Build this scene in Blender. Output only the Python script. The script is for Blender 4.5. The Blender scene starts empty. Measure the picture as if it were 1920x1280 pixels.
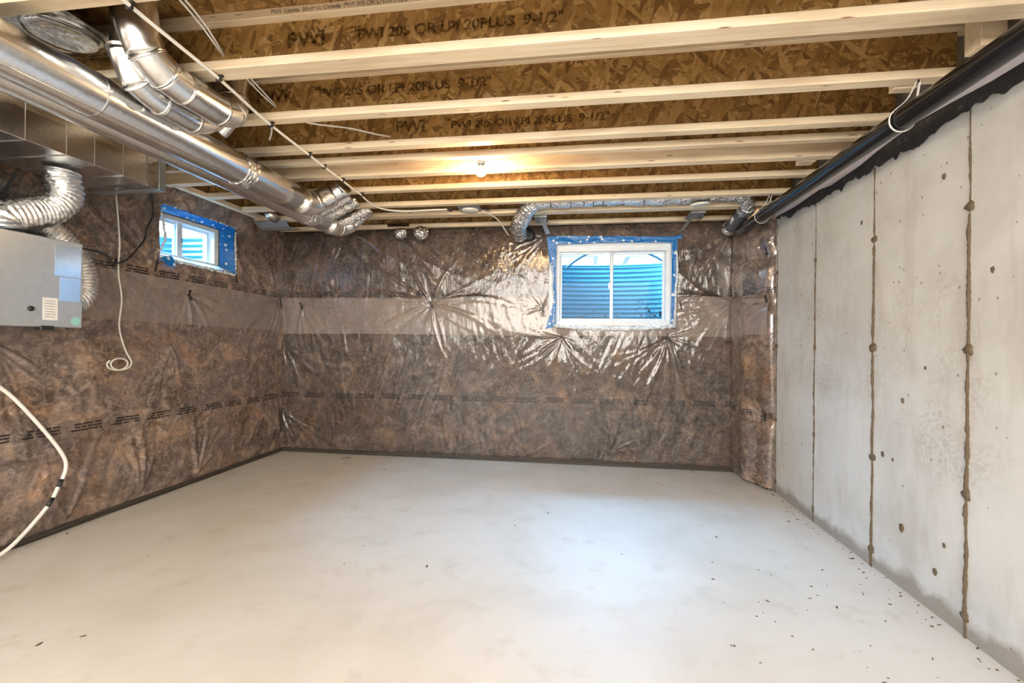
import bpy, bmesh, math, random
import numpy as np
from mathutils import Vector, Matrix

# ------------------------------------------------------------------ camera, sky, lamps, exposure
SC = bpy.context.scene
COL = SC.collection
CAM_H, FOC, VPX, ROLL = 1.2, 870.0, 1085.0, 0.010
yaw = math.atan((VPX - 960.0) / FOC)
cd = bpy.data.cameras.new('camera')
cam = bpy.data.objects.new('camera', cd)
COL.objects.link(cam)
cd.sensor_width = 36.0
cd.lens = 36.0 * FOC / 1920.0
cd.clip_start = 0.02
cd.clip_end = 300
cd.shift_y = 1.0 / 1920.0
s_, c_ = math.sin(yaw), math.cos(yaw)
fwd = Vector((-s_, c_, 0)); r0 = Vector((c_, s_, 0)); u0 = Vector((0, 0, 1))
rt = math.cos(ROLL) * r0 + math.sin(ROLL) * u0
up = -math.sin(ROLL) * r0 + math.cos(ROLL) * u0
cam.matrix_world = Matrix(((rt.x, up.x, -fwd.x, 0), (rt.y, up.y, -fwd.y, 0), (rt.z, up.z, -fwd.z, CAM_H), (0, 0, 0, 1)))
SC.camera = cam

SC.view_settings.view_transform = 'Standard'
SC.view_settings.look = 'None'
SC.view_settings.gamma = 1.0
SC.view_settings.use_curve_mapping = False
SC.view_settings.exposure = 0.17
SC.cycles.use_denoising = True
SC.cycles.max_bounces = 10
SC.cycles.diffuse_bounces = 5
SC.cycles.glossy_bounces = 5
SC.cycles.transparent_max_bounces = 12
SC.cycles.caustics_reflective = False
SC.cycles.caustics_refractive = False
SC.cycles.sample_clamp_indirect = 6.0

w = bpy.data.worlds.new('sky'); SC.world = w; w.use_nodes = True
nt = w.node_tree; bg = nt.nodes['Background']
tc = nt.nodes.new('ShaderNodeTexCoord'); sx = nt.nodes.new('ShaderNodeSeparateXYZ'); cr = nt.nodes.new('ShaderNodeValToRGB')
nt.links.new(tc.outputs['Generated'], sx.inputs[0]); nt.links.new(sx.outputs[2], cr.inputs[0]); nt.links.new(cr.outputs[0], bg.inputs['Color'])
cr.color_ramp.elements[0].position = 0.0; cr.color_ramp.elements[0].color = (1.0, 0.95, 0.92, 1)
cr.color_ramp.elements[1].position = 0.55; cr.color_ramp.elements[1].color = (0.20, 0.55, 1.0, 1)
bg.inputs['Strength'].default_value = 6.0


def area(name, loc, target, sx, sy, power, color):
    l = bpy.data.lights.new(name, 'AREA'); l.shape = 'RECTANGLE'; l.size = sx; l.size_y = sy
    l.energy = power; l.color = color
    o = bpy.data.objects.new(name, l); COL.objects.link(o)
    o.location = loc
    o.rotation_euler = (Vector(target) - Vector(loc)).to_track_quat('-Z', 'Y').to_euler()
    return o


# bright overcast daylight falling steeply through the two basement windows
area('daylight_back_window', (0.3, 8.4, 4.9), (0.32, 4.8, 1.8), 4.6, 3.0, 2300, (0.30, 0.62, 1.0))
area('daylight_side_window', (-6.5, 3.2, 4.9), (-3.3, 3.5, 2.0), 4.2, 3.0, 10500, (0.30, 0.62, 1.0))
# unseen fill lamp added behind the camera, standing in for light from there
area('fill_behind_camera', (-0.6, -1.7, 2.33), (-0.6, 0.6, 0.0), 4.4, 2.6, 545, (1.0, 0.945, 0.86))
for nm, loc, tgt, sx, sy in (('portal_back', (0.32, 5.0, 1.78), (0.32, 4.0, 1.78), 1.15, 0.86), ('portal_side', (-3.44, 3.5, 2.03), (-2.4, 3.5, 2.03), 0.85, 0.5)):
    area(nm, loc, tgt, sx, sy, 1.0, (1, 1, 1)).data.cycles.is_portal = True

random.seed(7)
RNG = np.random.RandomState(11)
PI = math.pi


# ------------------------------------------------------------------ shader helpers
class G:
    """small wrapper to write node graphs as expressions"""
    def __init__(self, name):
        self.m = bpy.data.materials.new(name); self.m.use_nodes = True
        self.t = self.m.node_tree; self.b = self.t.nodes['Principled BSDF']; self.out = self.t.nodes['Material Output']

    def n(self, typ, props=None, **ins):
        nd = self.t.nodes.new(typ)
        for k, v in (props or {}).items(): setattr(nd, k, v)
        for k, v in ins.items():
            key = k.replace('_', ' ')
            self.set(nd.inputs[key] if key in nd.inputs else nd.inputs[int(k[1:])], v)
        return nd

    def set(self, sock, v):
        if isinstance(v, bpy.types.NodeSocket): self.t.links.new(v, sock)
        elif isinstance(v, (tuple, list)) and sock.type == 'RGBA' and len(v) == 3: sock.default_value = (*v, 1)
        else: sock.default_value = v

    def bs(self, **k):
        for a, v in k.items(): self.set(self.b.inputs[a.replace('_', ' ')], v)

    def math(self, op, a, b=0.0, c=0.0):
        nd = self.t.nodes.new('ShaderNodeMath'); nd.operation = op
        self.set(nd.inputs[0], a); self.set(nd.inputs[1], b)
        if op in ('MULTIPLY_ADD', 'SMOOTH_MIN', 'COMPARE'): self.set(nd.inputs[2], c)
        return nd.outputs[0]

    def obj(self, scale=(1, 1, 1), rot=(0, 0, 0), loc=(0, 0, 0), src='Object'):
        tc = self.n('ShaderNodeTexCoord').outputs[src]
        mp = self.n('ShaderNodeMapping'); self.set(mp.inputs['Vector'], tc)
        mp.inputs['Scale'].default_value = scale; mp.inputs['Rotation'].default_value = rot; mp.inputs['Location'].default_value = loc
        return mp.outputs[0]

    def noise(self, vec, scale, detail=3.0, rough=0.55, dist=0.0):
        nd = self.n('ShaderNodeTexNoise', Vector=vec, Scale=scale, Detail=detail, Roughness=rough, Distortion=dist)
        return nd.outputs[0]

    def ramp(self, fac, stops):
        nd = self.n('ShaderNodeValToRGB'); cr = nd.color_ramp
        while len(cr.elements) < len(stops): cr.elements.new(0.5)
        for e, (p, c) in zip(cr.elements, stops):
            e.position = p; e.color = (*c, 1) if len(c) == 3 else c
        self.set(nd.inputs[0], fac)
        return nd.outputs[0]

    def fr(self, fac, a, b):
        return self.ramp(fac, [(a, (0, 0, 0)), (b, (1, 1, 1))])

    def mix(self, f, a, b, mode='MIX'):
        nd = self.n('ShaderNodeMix', {'data_type': 'RGBA', 'blend_type': mode})
        self.set(nd.inputs[0], f); self.set(nd.inputs[6], a); self.set(nd.inputs[7], b)
        return nd.outputs[2]

    def bump(self, h, strength=0.3, dist=0.01, normal=None):
        nd = self.n('ShaderNodeBump', Height=h, Strength=strength, Distance=dist)
        if normal is not None: self.set(nd.inputs['Normal'], normal)
        return nd.outputs[0]


def m_lumber():
    g = G('spruce_lumber')
    v = g.obj((1.2, 28, 28)); a = g.noise(v, 2.0, 4, 0.6, 0.4)
    k = g.n('ShaderNodeTexVoronoi', Vector=g.obj((3.0, 22, 22)), Scale=1.3).outputs['Distance']
    base = g.ramp(a, [(0.25, (0.70, 0.52, 0.32)), (0.5, (0.82, 0.68, 0.48)), (0.75, (0.89, 0.79, 0.62))])
    blot = g.noise(g.obj((1, 4, 4)), 1.7, 2)
    base = g.mix(g.fr(blot, 0.5, 0.75), base, (0.62, 0.47, 0.31))
    base = g.mix(g.ramp(k, [(0.05, (1, 1, 1)), (0.12, (0, 0, 0))]), base, (0.22, 0.11, 0.05))
    g.bs(Base_Color=base, Roughness=0.62, Normal=g.bump(a, 0.15, 0.004))
    return g.m


def m_osb(name, axis):
    g = G(name)
    cur = None; hsum = None
    cols = [(0.0, (0.10, 0.042, 0.010)), (0.3, (0.24, 0.122, 0.032)), (0.62, (0.38, 0.215, 0.066)), (0.88, (0.50, 0.315, 0.125)), (1.0, (0.68, 0.50, 0.27))]
    for i, (ang, s1, s2, off) in enumerate([(0.3, 9, 36, 0.0), (-0.7, 8, 44, 3.1), (1.25, 10, 40, 7.7), (-0.15, 7, 52, 5.2), (0.75, 8, 48, 11.3), (-1.2, 11, 46, 17.9)]):
        wob = g.noise(g.obj(), 14.0, 2)
        v = g.obj((1 / s1, 1.0, 1 / s2) if axis == 'XZ' else (1 / s1, 1 / s2, 1.0), (0, ang, 0) if axis == 'XZ' else (0, 0, ang), (off, off, off))
        v.node.vector_type = 'TEXTURE'
        vo = g.n('ShaderNodeTexVoronoi', {'distance': 'MANHATTAN'}, Vector=v, Scale=1.0, Randomness=1.0)
        sp = g.n('ShaderNodeSeparateColor', Color=vo.outputs['Color'])
        grain = g.noise(v, 4.0, 4, 0.65)
        val = g.math('ADD', g.math('MULTIPLY_ADD', sp.outputs[0], 0.75, 0.1), g.math('MULTIPLY_ADD', grain, 0.7, -0.35))
        c = g.ramp(val, cols)
        mask = g.math('GREATER_THAN', sp.outputs[1], 0.62)
        cur = c if cur is None else g.mix(mask, cur, c)
        hsum = sp.outputs[0] if hsum is None else g.mix(mask, hsum, sp.outputs[0])
    big = g.noise(g.obj(), 2.6, 3)
    cur = g.mix(g.math('MULTIPLY', g.fr(big, 0.4, 0.7), 0.35), cur, (0.20, 0.10, 0.026))
    g.bs(Base_Color=cur, Roughness=0.6, Normal=g.bump(hsum, 0.3, 0.004))
    return g.m


def m_galv(name='galvanised_steel', rough=0.22, col=(0.94, 0.94, 0.93), bump=0.05):
    g = G(name)
    n1 = g.noise(g.obj(), 9.0, 3); n2 = g.noise(g.obj(), 60.0, 2)
    c = g.mix(g.fr(n2, 0.3, 0.7), col, tuple(0.86 * x for x in col))
    g.bs(Base_Color=c, Metallic=1.0, Roughness=g.math('MULTIPLY_ADD', n2, 0.14, rough - 0.05), Normal=g.bump(n1, bump, 0.03))
    return g.m


def m_foil(name='aluminium_foil', st=0.8, ro=0.2):
    g = G(name)
    n1 = g.n('ShaderNodeTexVoronoi', {'feature': 'F1'}, Vector=g.obj(), Scale=38.0).outputs['Distance']
    n2 = g.noise(g.obj(), 55.0, 4, 0.6, 0.6)
    h = g.math('ADD', n1, n2)
    g.bs(Base_Color=(0.92, 0.92, 0.91), Metallic=1.0, Roughness=ro, Normal=g.bump(h, st, 0.02))
    return g.m


def m_plain(name, col, rough=0.5, metal=0.0, coat=0.0, bump=0.0, bs=30.0):
    g = G(name); g.bs(Base_Color=col, Roughness=rough, Metallic=metal, Coat_Weight=coat)
    n1 = g.noise(g.obj(), bs, 3)
    g.bs(Base_Color=g.mix(g.fr(n1, 0.3, 0.7), col, tuple(x * 0.9 for x in col)))
    if bump: g.bs(Normal=g.bump(n1, bump, 0.01))
    return g.m


def m_emit(name, col, st):
    g = G(name); g.bs(Base_Color=(1, 1, 1), Emission_Color=col, Emission_Strength=st)
    return g.m


def m_glass():
    g = G('window_glass')
    tr = g.n('ShaderNodeBsdfTransparent', Color=(0.95, 0.98, 0.99, 1)); gl = g.n('ShaderNodeBsdfGlossy', Roughness=0.02)
    lw = g.n('ShaderNodeLayerWeight', Blend=0.12)
    mx = g.n('ShaderNodeMixShader'); g.set(mx.inputs[0], g.math('MULTIPLY', lw.outputs['Fresnel'], 0.8)); g.set(mx.inputs[1], tr.outputs[0]); g.set(mx.inputs[2], gl.outputs[0])
    g.t.links.new(mx.outputs[0], g.out.inputs[0])
    return g.m


def m_floor():
    g = G('floor_concrete')
    a = g.noise(g.obj(), 1.1, 5, 0.6, 0.5); b = g.noise(g.obj(), 5.5, 5, 0.65); f = g.noise(g.obj(), 70, 3)
    c = g.ramp(a, [(0.3, (0.53, 0.495, 0.435)), (0.5, (0.60, 0.57, 0.52)), (0.72, (0.64, 0.62, 0.58))])
    c = g.mix(g.fr(b, 0.55, 0.8), c, (0.50, 0.46, 0.40))
    vo = g.n('ShaderNodeTexVoronoi', Vector=g.obj(), Scale=6.0)
    sp = g.n('ShaderNodeSeparateColor', Color=vo.outputs['Color'])
    spot = g.math('MULTIPLY', g.math('LESS_THAN', vo.outputs['Distance'], 0.035), g.math('GREATER_THAN', sp.outputs[0], 0.72))
    c = g.mix(g.math('MULTIPLY', spot, 0.6), c, (0.25, 0.2, 0.16))
    g.bs(Base_Color=c, Roughness=g.math('MULTIPLY_ADD', b, 0.3, 0.38), Normal=g.bump(g.math('ADD', b, g.math('MULTIPLY', f, 0.2)), 0.06, 0.02))
    return g.m


def m_concrete(name='wall_concrete', tint=(1, 1, 1)):
    g = G(name)
    a = g.noise(g.obj(), 1.6, 6, 0.62, 0.3); b = g.noise(g.obj((1, 1, 0.25)), 5.0, 5, 0.65); f = g.noise(g.obj(), 60, 4, 0.7)
    t = lambda c: tuple(x * y for x, y in zip(c, tint))
    c = g.ramp(a, [(0.28, t((0.47, 0.47, 0.455))), (0.5, t((0.58, 0.59, 0.585))), (0.72, t((0.65, 0.665, 0.67)))])
    c = g.mix(g.math('MULTIPLY', g.fr(b, 0.52, 0.72), 0.55), c, t((0.40, 0.375, 0.34)))
    patch = g.noise(g.obj(loc=(2.0, 1.3, 0.4)), 1.3, 4, 0.6)
    rough_p = g.math('MULTIPLY', g.fr(patch, 0.56, 0.68), g.fr(f, 0.42, 0.62))
    c = g.mix(g.math('MULTIPLY', rough_p, 0.6), c, t((0.33, 0.30, 0.26)))
    vo = g.n('ShaderNodeTexVoronoi', Vector=g.obj((1, 1, 0.8)), Scale=27.0)
    sp = g.n('ShaderNodeSeparateColor', Color=vo.outputs['Color'])
    zz = g.n('ShaderNodeSeparateXYZ', Vector=g.n('ShaderNodeTexCoord').outputs['Object']).outputs[2]
    hi = g.n('ShaderNodeMapRange', Value=zz, From_Min=0.9, From_Max=2.1, To_Min=0.04, To_Max=0.85).outputs[0]
    pit = g.math('MULTIPLY', g.math('LESS_THAN', vo.outputs['Distance'], g.math('MULTIPLY_ADD', sp.outputs[1], 0.17, 0.02)), g.math('LESS_THAN', sp.outputs[0], hi))
    c = g.mix(g.math('MULTIPLY', pit, 0.72), c, (0.16, 0.135, 0.11))
    # mud splashed along the foot of the wall
    foot = g.math('ADD', zz, g.math('MULTIPLY', g.noise(g.obj(), 7.0, 4), -0.16))
    fm = g.n('ShaderNodeMapRange', Value=foot, From_Min=-0.03, From_Max=0.02, To_Min=0.75, To_Max=0.0).outputs[0]
    c = g.mix(fm, c, (0.22, 0.18, 0.14))
    h = g.math('ADD', g.math('MULTIPLY', f, 0.3), g.math('MULTIPLY', pit, -1.0))
    g.bs(Base_Color=c, Roughness=0.75, Normal=g.bump(h, 0.35, 0.006))
    return g.m


def m_batt(band=False, marks=(), light_tone=1.0):
    """fibreglass batts seen through a glossy clear polythene sheet; printed lines sit on the sheet"""
    g = G('poly_overlap' if band else 'poly_over_insulation')
    uv = g.n('ShaderNodeTexCoord').outputs['UV']
    mp = g.n('ShaderNodeMapping', Vector=uv)
    v = mp.outputs[0]
    w1 = g.noise(v, 2.2, 4, 0.6, 1.2); w2 = g.noise(v, 4.5, 8, 0.66, 1.3); w3 = g.noise(v, 20.0, 5, 0.65, 1.4)
    c = g.ramp(w2, [(0.34, (0.040, 0.028, 0.022)), (0.45, (0.095, 0.070, 0.058)), (0.54, (0.175, 0.134, 0.115)), (0.66, (0.38, 0.265, 0.185))])
    c2 = g.ramp(w3, [(0.36, (0.055, 0.04, 0.032)), (0.50, (0.15, 0.115, 0.098)), (0.64, (0.42, 0.34, 0.28))])
    c = g.mix(0.38, c, c2)
    c = g.mix(g.math('MULTIPLY', g.fr(w1, 0.45, 0.7), 0.45), c, (0.17, 0.125, 0.118))
    gold = g.noise(v, 3.1, 3, 0.6, 0.8); mp0 = g.n('ShaderNodeMapping', Vector=uv); mp0.inputs['Location'].default_value = (7.3, 2.1, 0)
    pink = g.noise(mp0.outputs[0], 2.7, 3, 0.6, 0.8)
    c = g.mix(g.math('MULTIPLY', g.fr(gold, 0.52, 0.72), 0.75), c, g.mix(1.0, c, (1.25, 1.04, 0.74), 'MULTIPLY'))
    c = g.mix(g.math('MULTIPLY', g.fr(pink, 0.54, 0.72), 0.8), c, g.mix(1.0, c, (1.32, 1.08, 1.0), 'MULTIPLY'))
    if band:
        c = g.mix(0.56, c, (0.29, 0.252, 0.230))
    c = g.mix(1.0, c, (light_tone, light_tone, light_tone), 'MULTIPLY')
    u_, v_ = [g.n('ShaderNodeSeparateXYZ', Vector=uv).outputs[i] for i in (0, 1)]
    if marks:
        wob = g.math('MULTIPLY_ADD', g.noise(v, 1.3, 2), 0.03, -0.015)
        ink = None
        for v0, slope, per, off in marks:
            vv = g.math('SUBTRACT', g.math('ADD', v_, wob), g.math('MULTIPLY_ADD', u_, slope, v0))
            ph = g.math('FRACT', g.math('MULTIPLY_ADD', u_, 1.0 / per, off))
            rowi = g.math('DIVIDE', vv, 0.019)
            rin = g.math('FRACT', g.math('ADD', rowi, 1.5))
            row = g.math('FLOOR', g.math('ADD', rowi, 1.5))
            on = g.math('MULTIPLY', g.math('GREATER_THAN', row, -0.5), g.math('LESS_THAN', row, 2.5))
            bar = g.math('MULTIPLY', g.math('GREATER_THAN', rin, 0.18), g.math('LESS_THAN', rin, 0.80))
            sh = g.math('MULTIPLY', g.math('LESS_THAN', row, 0.5), -0.10)
            inn = g.math('MULTIPLY', g.math('GREATER_THAN', ph, g.math('ADD', sh, 0.20)), g.math('LESS_THAN', ph, 0.88))
            cell = g.n('ShaderNodeCombineXYZ', X=g.math('FLOOR', g.math('DIVIDE', u_, 0.0075)), Y=row)
            wn = g.n('ShaderNodeTexWhiteNoise', {'noise_dimensions': '2D'}, Vector=cell.outputs[0]).outputs[0]
            k = g.math('MULTIPLY', g.math('MULTIPLY', on, bar), g.math('MULTIPLY', inn, g.math('GREATER_THAN', wn, 0.12)))
            ink = k if ink is None else g.math('MAXIMUM', ink, k)
        c = g.mix(g.math('MULTIPLY', ink, 0.9), c, (0.012, 0.010, 0.010))
    mp2 = g.n('ShaderNodeMapping', Vector=uv); mp2.inputs['Scale'].default_value = (26, 7, 1); mp2.inputs['Rotation'].default_value = (0, 0, 0.5)
    st = g.noise(mp2.outputs[0], 1.0, 4, 0.6, 0.8)
    mp3 = g.n('ShaderNodeMapping', Vector=uv); mp3.inputs['Scale'].default_value = (22, 6, 1); mp3.inputs['Rotation'].default_value = (0, 0, -0.45)
    st2 = g.noise(mp3.outputs[0], 1.0, 4, 0.6, 0.8)
    hh = g.math('ADD', g.math('MULTIPLY', st, 1.0), g.math('MULTIPLY', st2, 0.8))
    nb = g.bump(hh, 0.22 if band else 0.32, 0.012)
    g.bs(Base_Color=c, Roughness=0.7, Coat_Weight=1.0 if not band else 0.9, Coat_Roughness=0.075, Coat_IOR=1.56, Coat_Normal=nb, Specular_IOR_Level=0.15)
    return g.m


def m_tape():
    g = G('blue_flashing')
    vo = g.n('ShaderNodeTexVoronoi', Vector=g.obj(), Scale=17.0, Randomness=0.7)
    n1 = g.noise(g.obj(), 26.0, 4, 0.6, 0.8)
    dot = g.math('MULTIPLY', g.math('LESS_THAN', vo.outputs['Distance'], 0.24), g.math('GREATER_THAN', g.n('ShaderNodeSeparateColor', Color=vo.outputs['Color']).outputs[0], 0.12))
    c = g.mix(dot, (0.006, 0.16, 0.50), (0.55, 0.70, 0.82))
    g.bs(Base_Color=c, Roughness=0.25, Normal=g.bump(n1, 0.6, 0.012))
    return g.m


def m_membrane():
    g = G('black_membrane')
    n1 = g.noise(g.obj(), 25.0, 5, 0.7)
    zz = g.n('ShaderNodeSeparateXYZ', Vector=g.n('ShaderNodeTexCoord').outputs['Object']).outputs[2]
    c = g.mix(g.fr(n1, 0.55, 0.72), (0.022, 0.025, 0.032), (0.10, 0.10, 0.105))
    g.bs(Base_Color=c, Roughness=0.6, Normal=g.bump(n1, 0.4, 0.006))
    return g.m


def m_ink():
    g = G('stencil_ink')
    n1 = g.noise(g.obj(), 60.0, 5, 0.75)
    tr = g.n('ShaderNodeBsdfTransparent'); df = g.n('ShaderNodeBsdfDiffuse', Color=(0.018, 0.010, 0.005, 1))
    mx = g.n('ShaderNodeMixShader'); g.set(mx.inputs[0], g.math('MULTIPLY', g.fr(n1, 0.34, 0.56), 0.66)); g.set(mx.inputs[1], tr.outputs[0]); g.set(mx.inputs[2], df.outputs[0])
    g.t.links.new(mx.outputs[0], g.out.inputs[0])
    return g.m


MARKS_BACK = ((1.686, -0.002, 0.285, 0.10), (0.624, 0.004, 0.285, 0.35))
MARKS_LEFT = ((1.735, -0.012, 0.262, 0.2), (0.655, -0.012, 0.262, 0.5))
M = dict(
    lumber=m_lumber(), osb=m_osb('osb_web', 'XZ'), osbf=m_osb('osb_subfloor', 'XY'), galv=m_galv(), galvd=m_galv('sheet_steel_dull', 0.16, (0.66, 0.67, 0.68), 0.35),
    foil=m_foil(st=0.6, ro=0.24), flexfoil=m_foil('flexible_duct_foil', 0.3, 0.24), floor=m_floor(), conc=m_concrete(), conc2=m_concrete('rim_concrete', (0.62, 0.57, 0.50)),
    polyb=m_batt(False, MARKS_BACK, 0.62), polyl=m_batt(False, MARKS_LEFT, 1.22), polyr=m_batt(False, MARKS_BACK, 1.1), band=m_batt(True),  # same batts, colour darkened at back and brightened left to carry the lighting
    tape=m_tape(), memb=m_membrane(), ink=m_ink(), glass=m_glass(),
    vinyl=m_plain('white_vinyl', (0.76, 0.82, 0.86), 0.35), white=m_plain('white_plastic', (0.82, 0.82, 0.80), 0.4), cable=m_plain('white_cable_jacket', (0.80, 0.79, 0.74), 0.4),
    abs=m_plain('black_abs_plastic', (0.008, 0.009, 0.012), 0.13), black=m_plain('black_plastic', (0.015, 0.015, 0.017), 0.45), dark=m_plain('seam_dirt', (0.13, 0.095, 0.06), 0.9, bump=0.5, bs=60),
    plate=m_plain('dirty_sill_plate', (0.055, 0.045, 0.036), 0.5, bump=0.3), gasket=m_plain('lavender_foam_gasket', (0.52, 0.52, 0.60), 0.6), grey=m_plain('grey_enamel', (0.44, 0.465, 0.485), 0.28, 0.35),
    polyedge=m_plain('cut_polythene_edge', (0.72, 0.78, 0.84), 0.18, bump=0.8, bs=45), bulb=m_emit('lit_bulb', (1.0, 0.66, 0.34), 740.0),
    porcelain=m_plain('white_porcelain', (0.85, 0.84, 0.80), 0.2), label=m_plain('white_paper_label', (0.80, 0.80, 0.78), 0.5), clearlabel=m_plain('glossy_silver_sticker', (0.55, 0.62, 0.70), 0.12, 0.5), green=m_plain('pale_green_sticker', (0.30, 0.62, 0.58), 0.3),
    gravel=m_plain('gravel', (0.32, 0.32, 0.31), 0.9, bump=1.0, bs=40), leaf=m_plain('wet_leaf', (0.03, 0.075, 0.08), 0.5), well=m_plain('daylight_blue_well_steel', (0.095, 0.26, 0.34), 0.42, 0.3),  # well: blue of the daylight is put into the galvanised steel colour
    siding=m_plain('pale_siding', (0.72, 0.74, 0.75), 0.7), roof=m_plain('grey_shingle', (0.5, 0.53, 0.56), 0.8), greyprint=m_plain('grey_print', (0.25, 0.25, 0.26), 0.5), frost=m_plain('frosted_polythene', (0.30, 0.33, 0.36), 0.15, bump=0.6, bs=20),
    insul=m_plain('grey_duct_jacket', (0.13, 0.13, 0.15), 0.25, 0.4, bump=0.5, bs=50), strap=m_plain('steel_strap', (0.42, 0.46, 0.50), 0.3, 0.7),
)


# ------------------------------------------------------------------ mesh helpers
def link(name, bm, mats, parent=None, smooth=False, bevel=0.0):
    me = bpy.data.meshes.new(name)
    if isinstance(bm, tuple):
        me.from_pydata(bm[0], [], bm[1])
    else:
        bmesh.ops.recalc_face_normals(bm, faces=bm.faces[:])
        bm.to_mesh(me); bm.free()
    for m in (mats if isinstance(mats, (list, tuple)) else [mats]): me.materials.append(m)
    if smooth: me.polygons.foreach_set('use_smooth', [True] * len(me.polygons))
    o = bpy.data.objects.new(name, me); COL.objects.link(o)
    if parent is not None: o.parent = parent
    return o


def empty(name, label=None, cat=None, group=None, kind=None):
    o = bpy.data.objects.new(name, None); COL.objects.link(o); o.empty_display_size = 0.1
    return tag(o, label, cat, group, kind)


def tag(o, label=None, cat=None, group=None, kind=None):
    for k, v in (('label', label), ('category', cat), ('group', group), ('kind', kind)):
        if v: o[k] = v
    return o


def box(bm, x0, x1, y0, y1, z0, z1, bev=0.0, mi=0):
    b2 = bmesh.new()
    bmesh.ops.create_cube(b2, size=1.0)
    for v in b2.verts:
        v.co = Vector((x0 + (v.co.x + .5) * (x1 - x0), y0 + (v.co.y + .5) * (y1 - y0), z0 + (v.co.z + .5) * (z1 - z0)))
    if bev: bmesh.ops.bevel(b2, geom=b2.edges[:], offset=bev, segments=1, affect='EDGES')
    vm = {v: bm.verts.new(v.co) for v in b2.verts}
    for f in b2.faces:
        nf = bm.faces.new([vm[v] for v in f.verts]); nf.material_index = mi
    b2.free()
    return bm


def mkbox(name, m, parent, *a, bev=0.002):
    return link(name, box(bmesh.new(), *a, bev=bev), m, parent)


def obox(bm, c, ax, ay, az, hx, hy, hz):
    """box with free axes"""
    c = Vector(c); ax = Vector(ax).normalized() * hx; ay = Vector(ay).normalized() * hy; az = Vector(az).normalized() * hz
    vs = [bm.verts.new(c + i * ax + j * ay + k * az) for i in (-1, 1) for j in (-1, 1) for k in (-1, 1)]
    for q in ((0, 1, 3, 2), (4, 6, 7, 5), (0, 4, 5, 1), (2, 3, 7, 6), (0, 2, 6, 4), (1, 5, 7, 3)):
        bm.faces.new([vs[i] for i in q])
    return bm


def spline(pts, step):
    """Catmull-Rom through pts, resampled at about `step`; pts may carry extra columns (radius)"""
    P = np.array(pts, float)
    P = np.vstack([2 * P[0] - P[1], P, 2 * P[-1] - P[-2]])
    out = []
    for i in range(1, len(P) - 2):
        L = np.linalg.norm((P[i + 1] - P[i])[:3]); n = max(2, int(L / step))
        for k in range(n):
            t = k / n
            out.append(0.5 * ((2 * P[i]) + (-P[i - 1] + P[i + 1]) * t + (2 * P[i - 1] - 5 * P[i] + 4 * P[i + 1] - P[i + 2]) * t * t + (-P[i - 1] + 3 * P[i] - 3 * P[i + 1] + P[i + 2]) * t ** 3))
    out.append(P[-2])
    return np.array(out)


def tube(bm, path, rad, seg=16, cap=True, jitter=0.0, flat=1.0):
    path = np.asarray(path, float); n = len(path)
    rad = np.full(n, rad) if np.isscalar(rad) else np.asarray(rad, float)
    T = np.gradient(path, axis=0); T /= np.linalg.norm(T, axis=1)[:, None] + 1e-12
    ref = np.array([0, 0, 1.0]) if abs(T[0][2]) < 0.9 else np.array([1.0, 0, 0])
    nrm = np.cross(T[0], ref); nrm /= np.linalg.norm(nrm)
    rings = []
    for i in range(n):
        nrm = nrm - T[i] * np.dot(nrm, T[i]); nrm /= np.linalg.norm(nrm)
        b = np.cross(T[i], nrm)
        ring = []
        for k in range(seg):
            a = 2 * PI * k / seg
            r = rad[i] * (1 + (RNG.uniform(-jitter, jitter) if jitter else 0))
            ring.append(bm.verts.new(path[i] + r * (math.cos(a) * nrm + flat * math.sin(a) * b)))
        rings.append(ring)
    for i in range(n - 1):
        for k in range(seg):
            f = bm.faces.new((rings[i][k], rings[i][(k + 1) % seg], rings[i + 1][(k + 1) % seg], rings[i + 1][k])); f.smooth = True
    if cap:
        bm.faces.new(rings[0][::-1]); bm.faces.new(rings[-1])
    return bm


def cyl(bm, p0, p1, r, seg=24, r1=None):
    return tube(bm, [p0, p1], [r, r if r1 is None else r1], seg)


def lathe(bm, c, prof, seg=32, axis='z'):
    rings = []
    for r, h in prof:
        ring = []
        for k in range(seg):
            a = 2 * PI * k / seg; x, y = r * math.cos(a), r * math.sin(a)
            p = {'z': (x, y, h), 'y': (x, h, y), 'x': (h, x, y)}[axis]
            ring.append(bm.verts.new(Vector(c) + Vector(p)))
        rings.append(ring)
    for i in range(len(rings) - 1):
        for k in range(seg):
            f = bm.faces.new((rings[i][k], rings[i][(k + 1) % seg], rings[i + 1][(k + 1) % seg], rings[i + 1][k])); f.smooth = True
    bm.faces.new(rings[0]); bm.faces.new(rings[-1])
    return bm


# numpy value noise
def vnoise(x, y, seed=0):
    r = np.random.RandomState(seed); tb = r.rand(256, 256)
    xi = np.floor(x).astype(int); yi = np.floor(y).astype(int); fx = x - xi; fy = y - yi
    fx = fx * fx * (3 - 2 * fx); fy = fy * fy * (3 - 2 * fy)
    g = lambda a, b: tb[a % 256, b % 256]
    return (g(xi, yi) * (1 - fx) + g(xi + 1, yi) * fx) * (1 - fy) + (g(xi, yi + 1) * (1 - fx) + g(xi + 1, yi + 1) * fx) * fy * 1.0


def fbm(x, y, seed=0, o=4):
    s = 0; a = 0.5
    for i in range(o):
        s = s + a * (vnoise(x * 2 ** i, y * 2 ** i, seed + i) - 0.5); a *= 0.5
    return s


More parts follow.
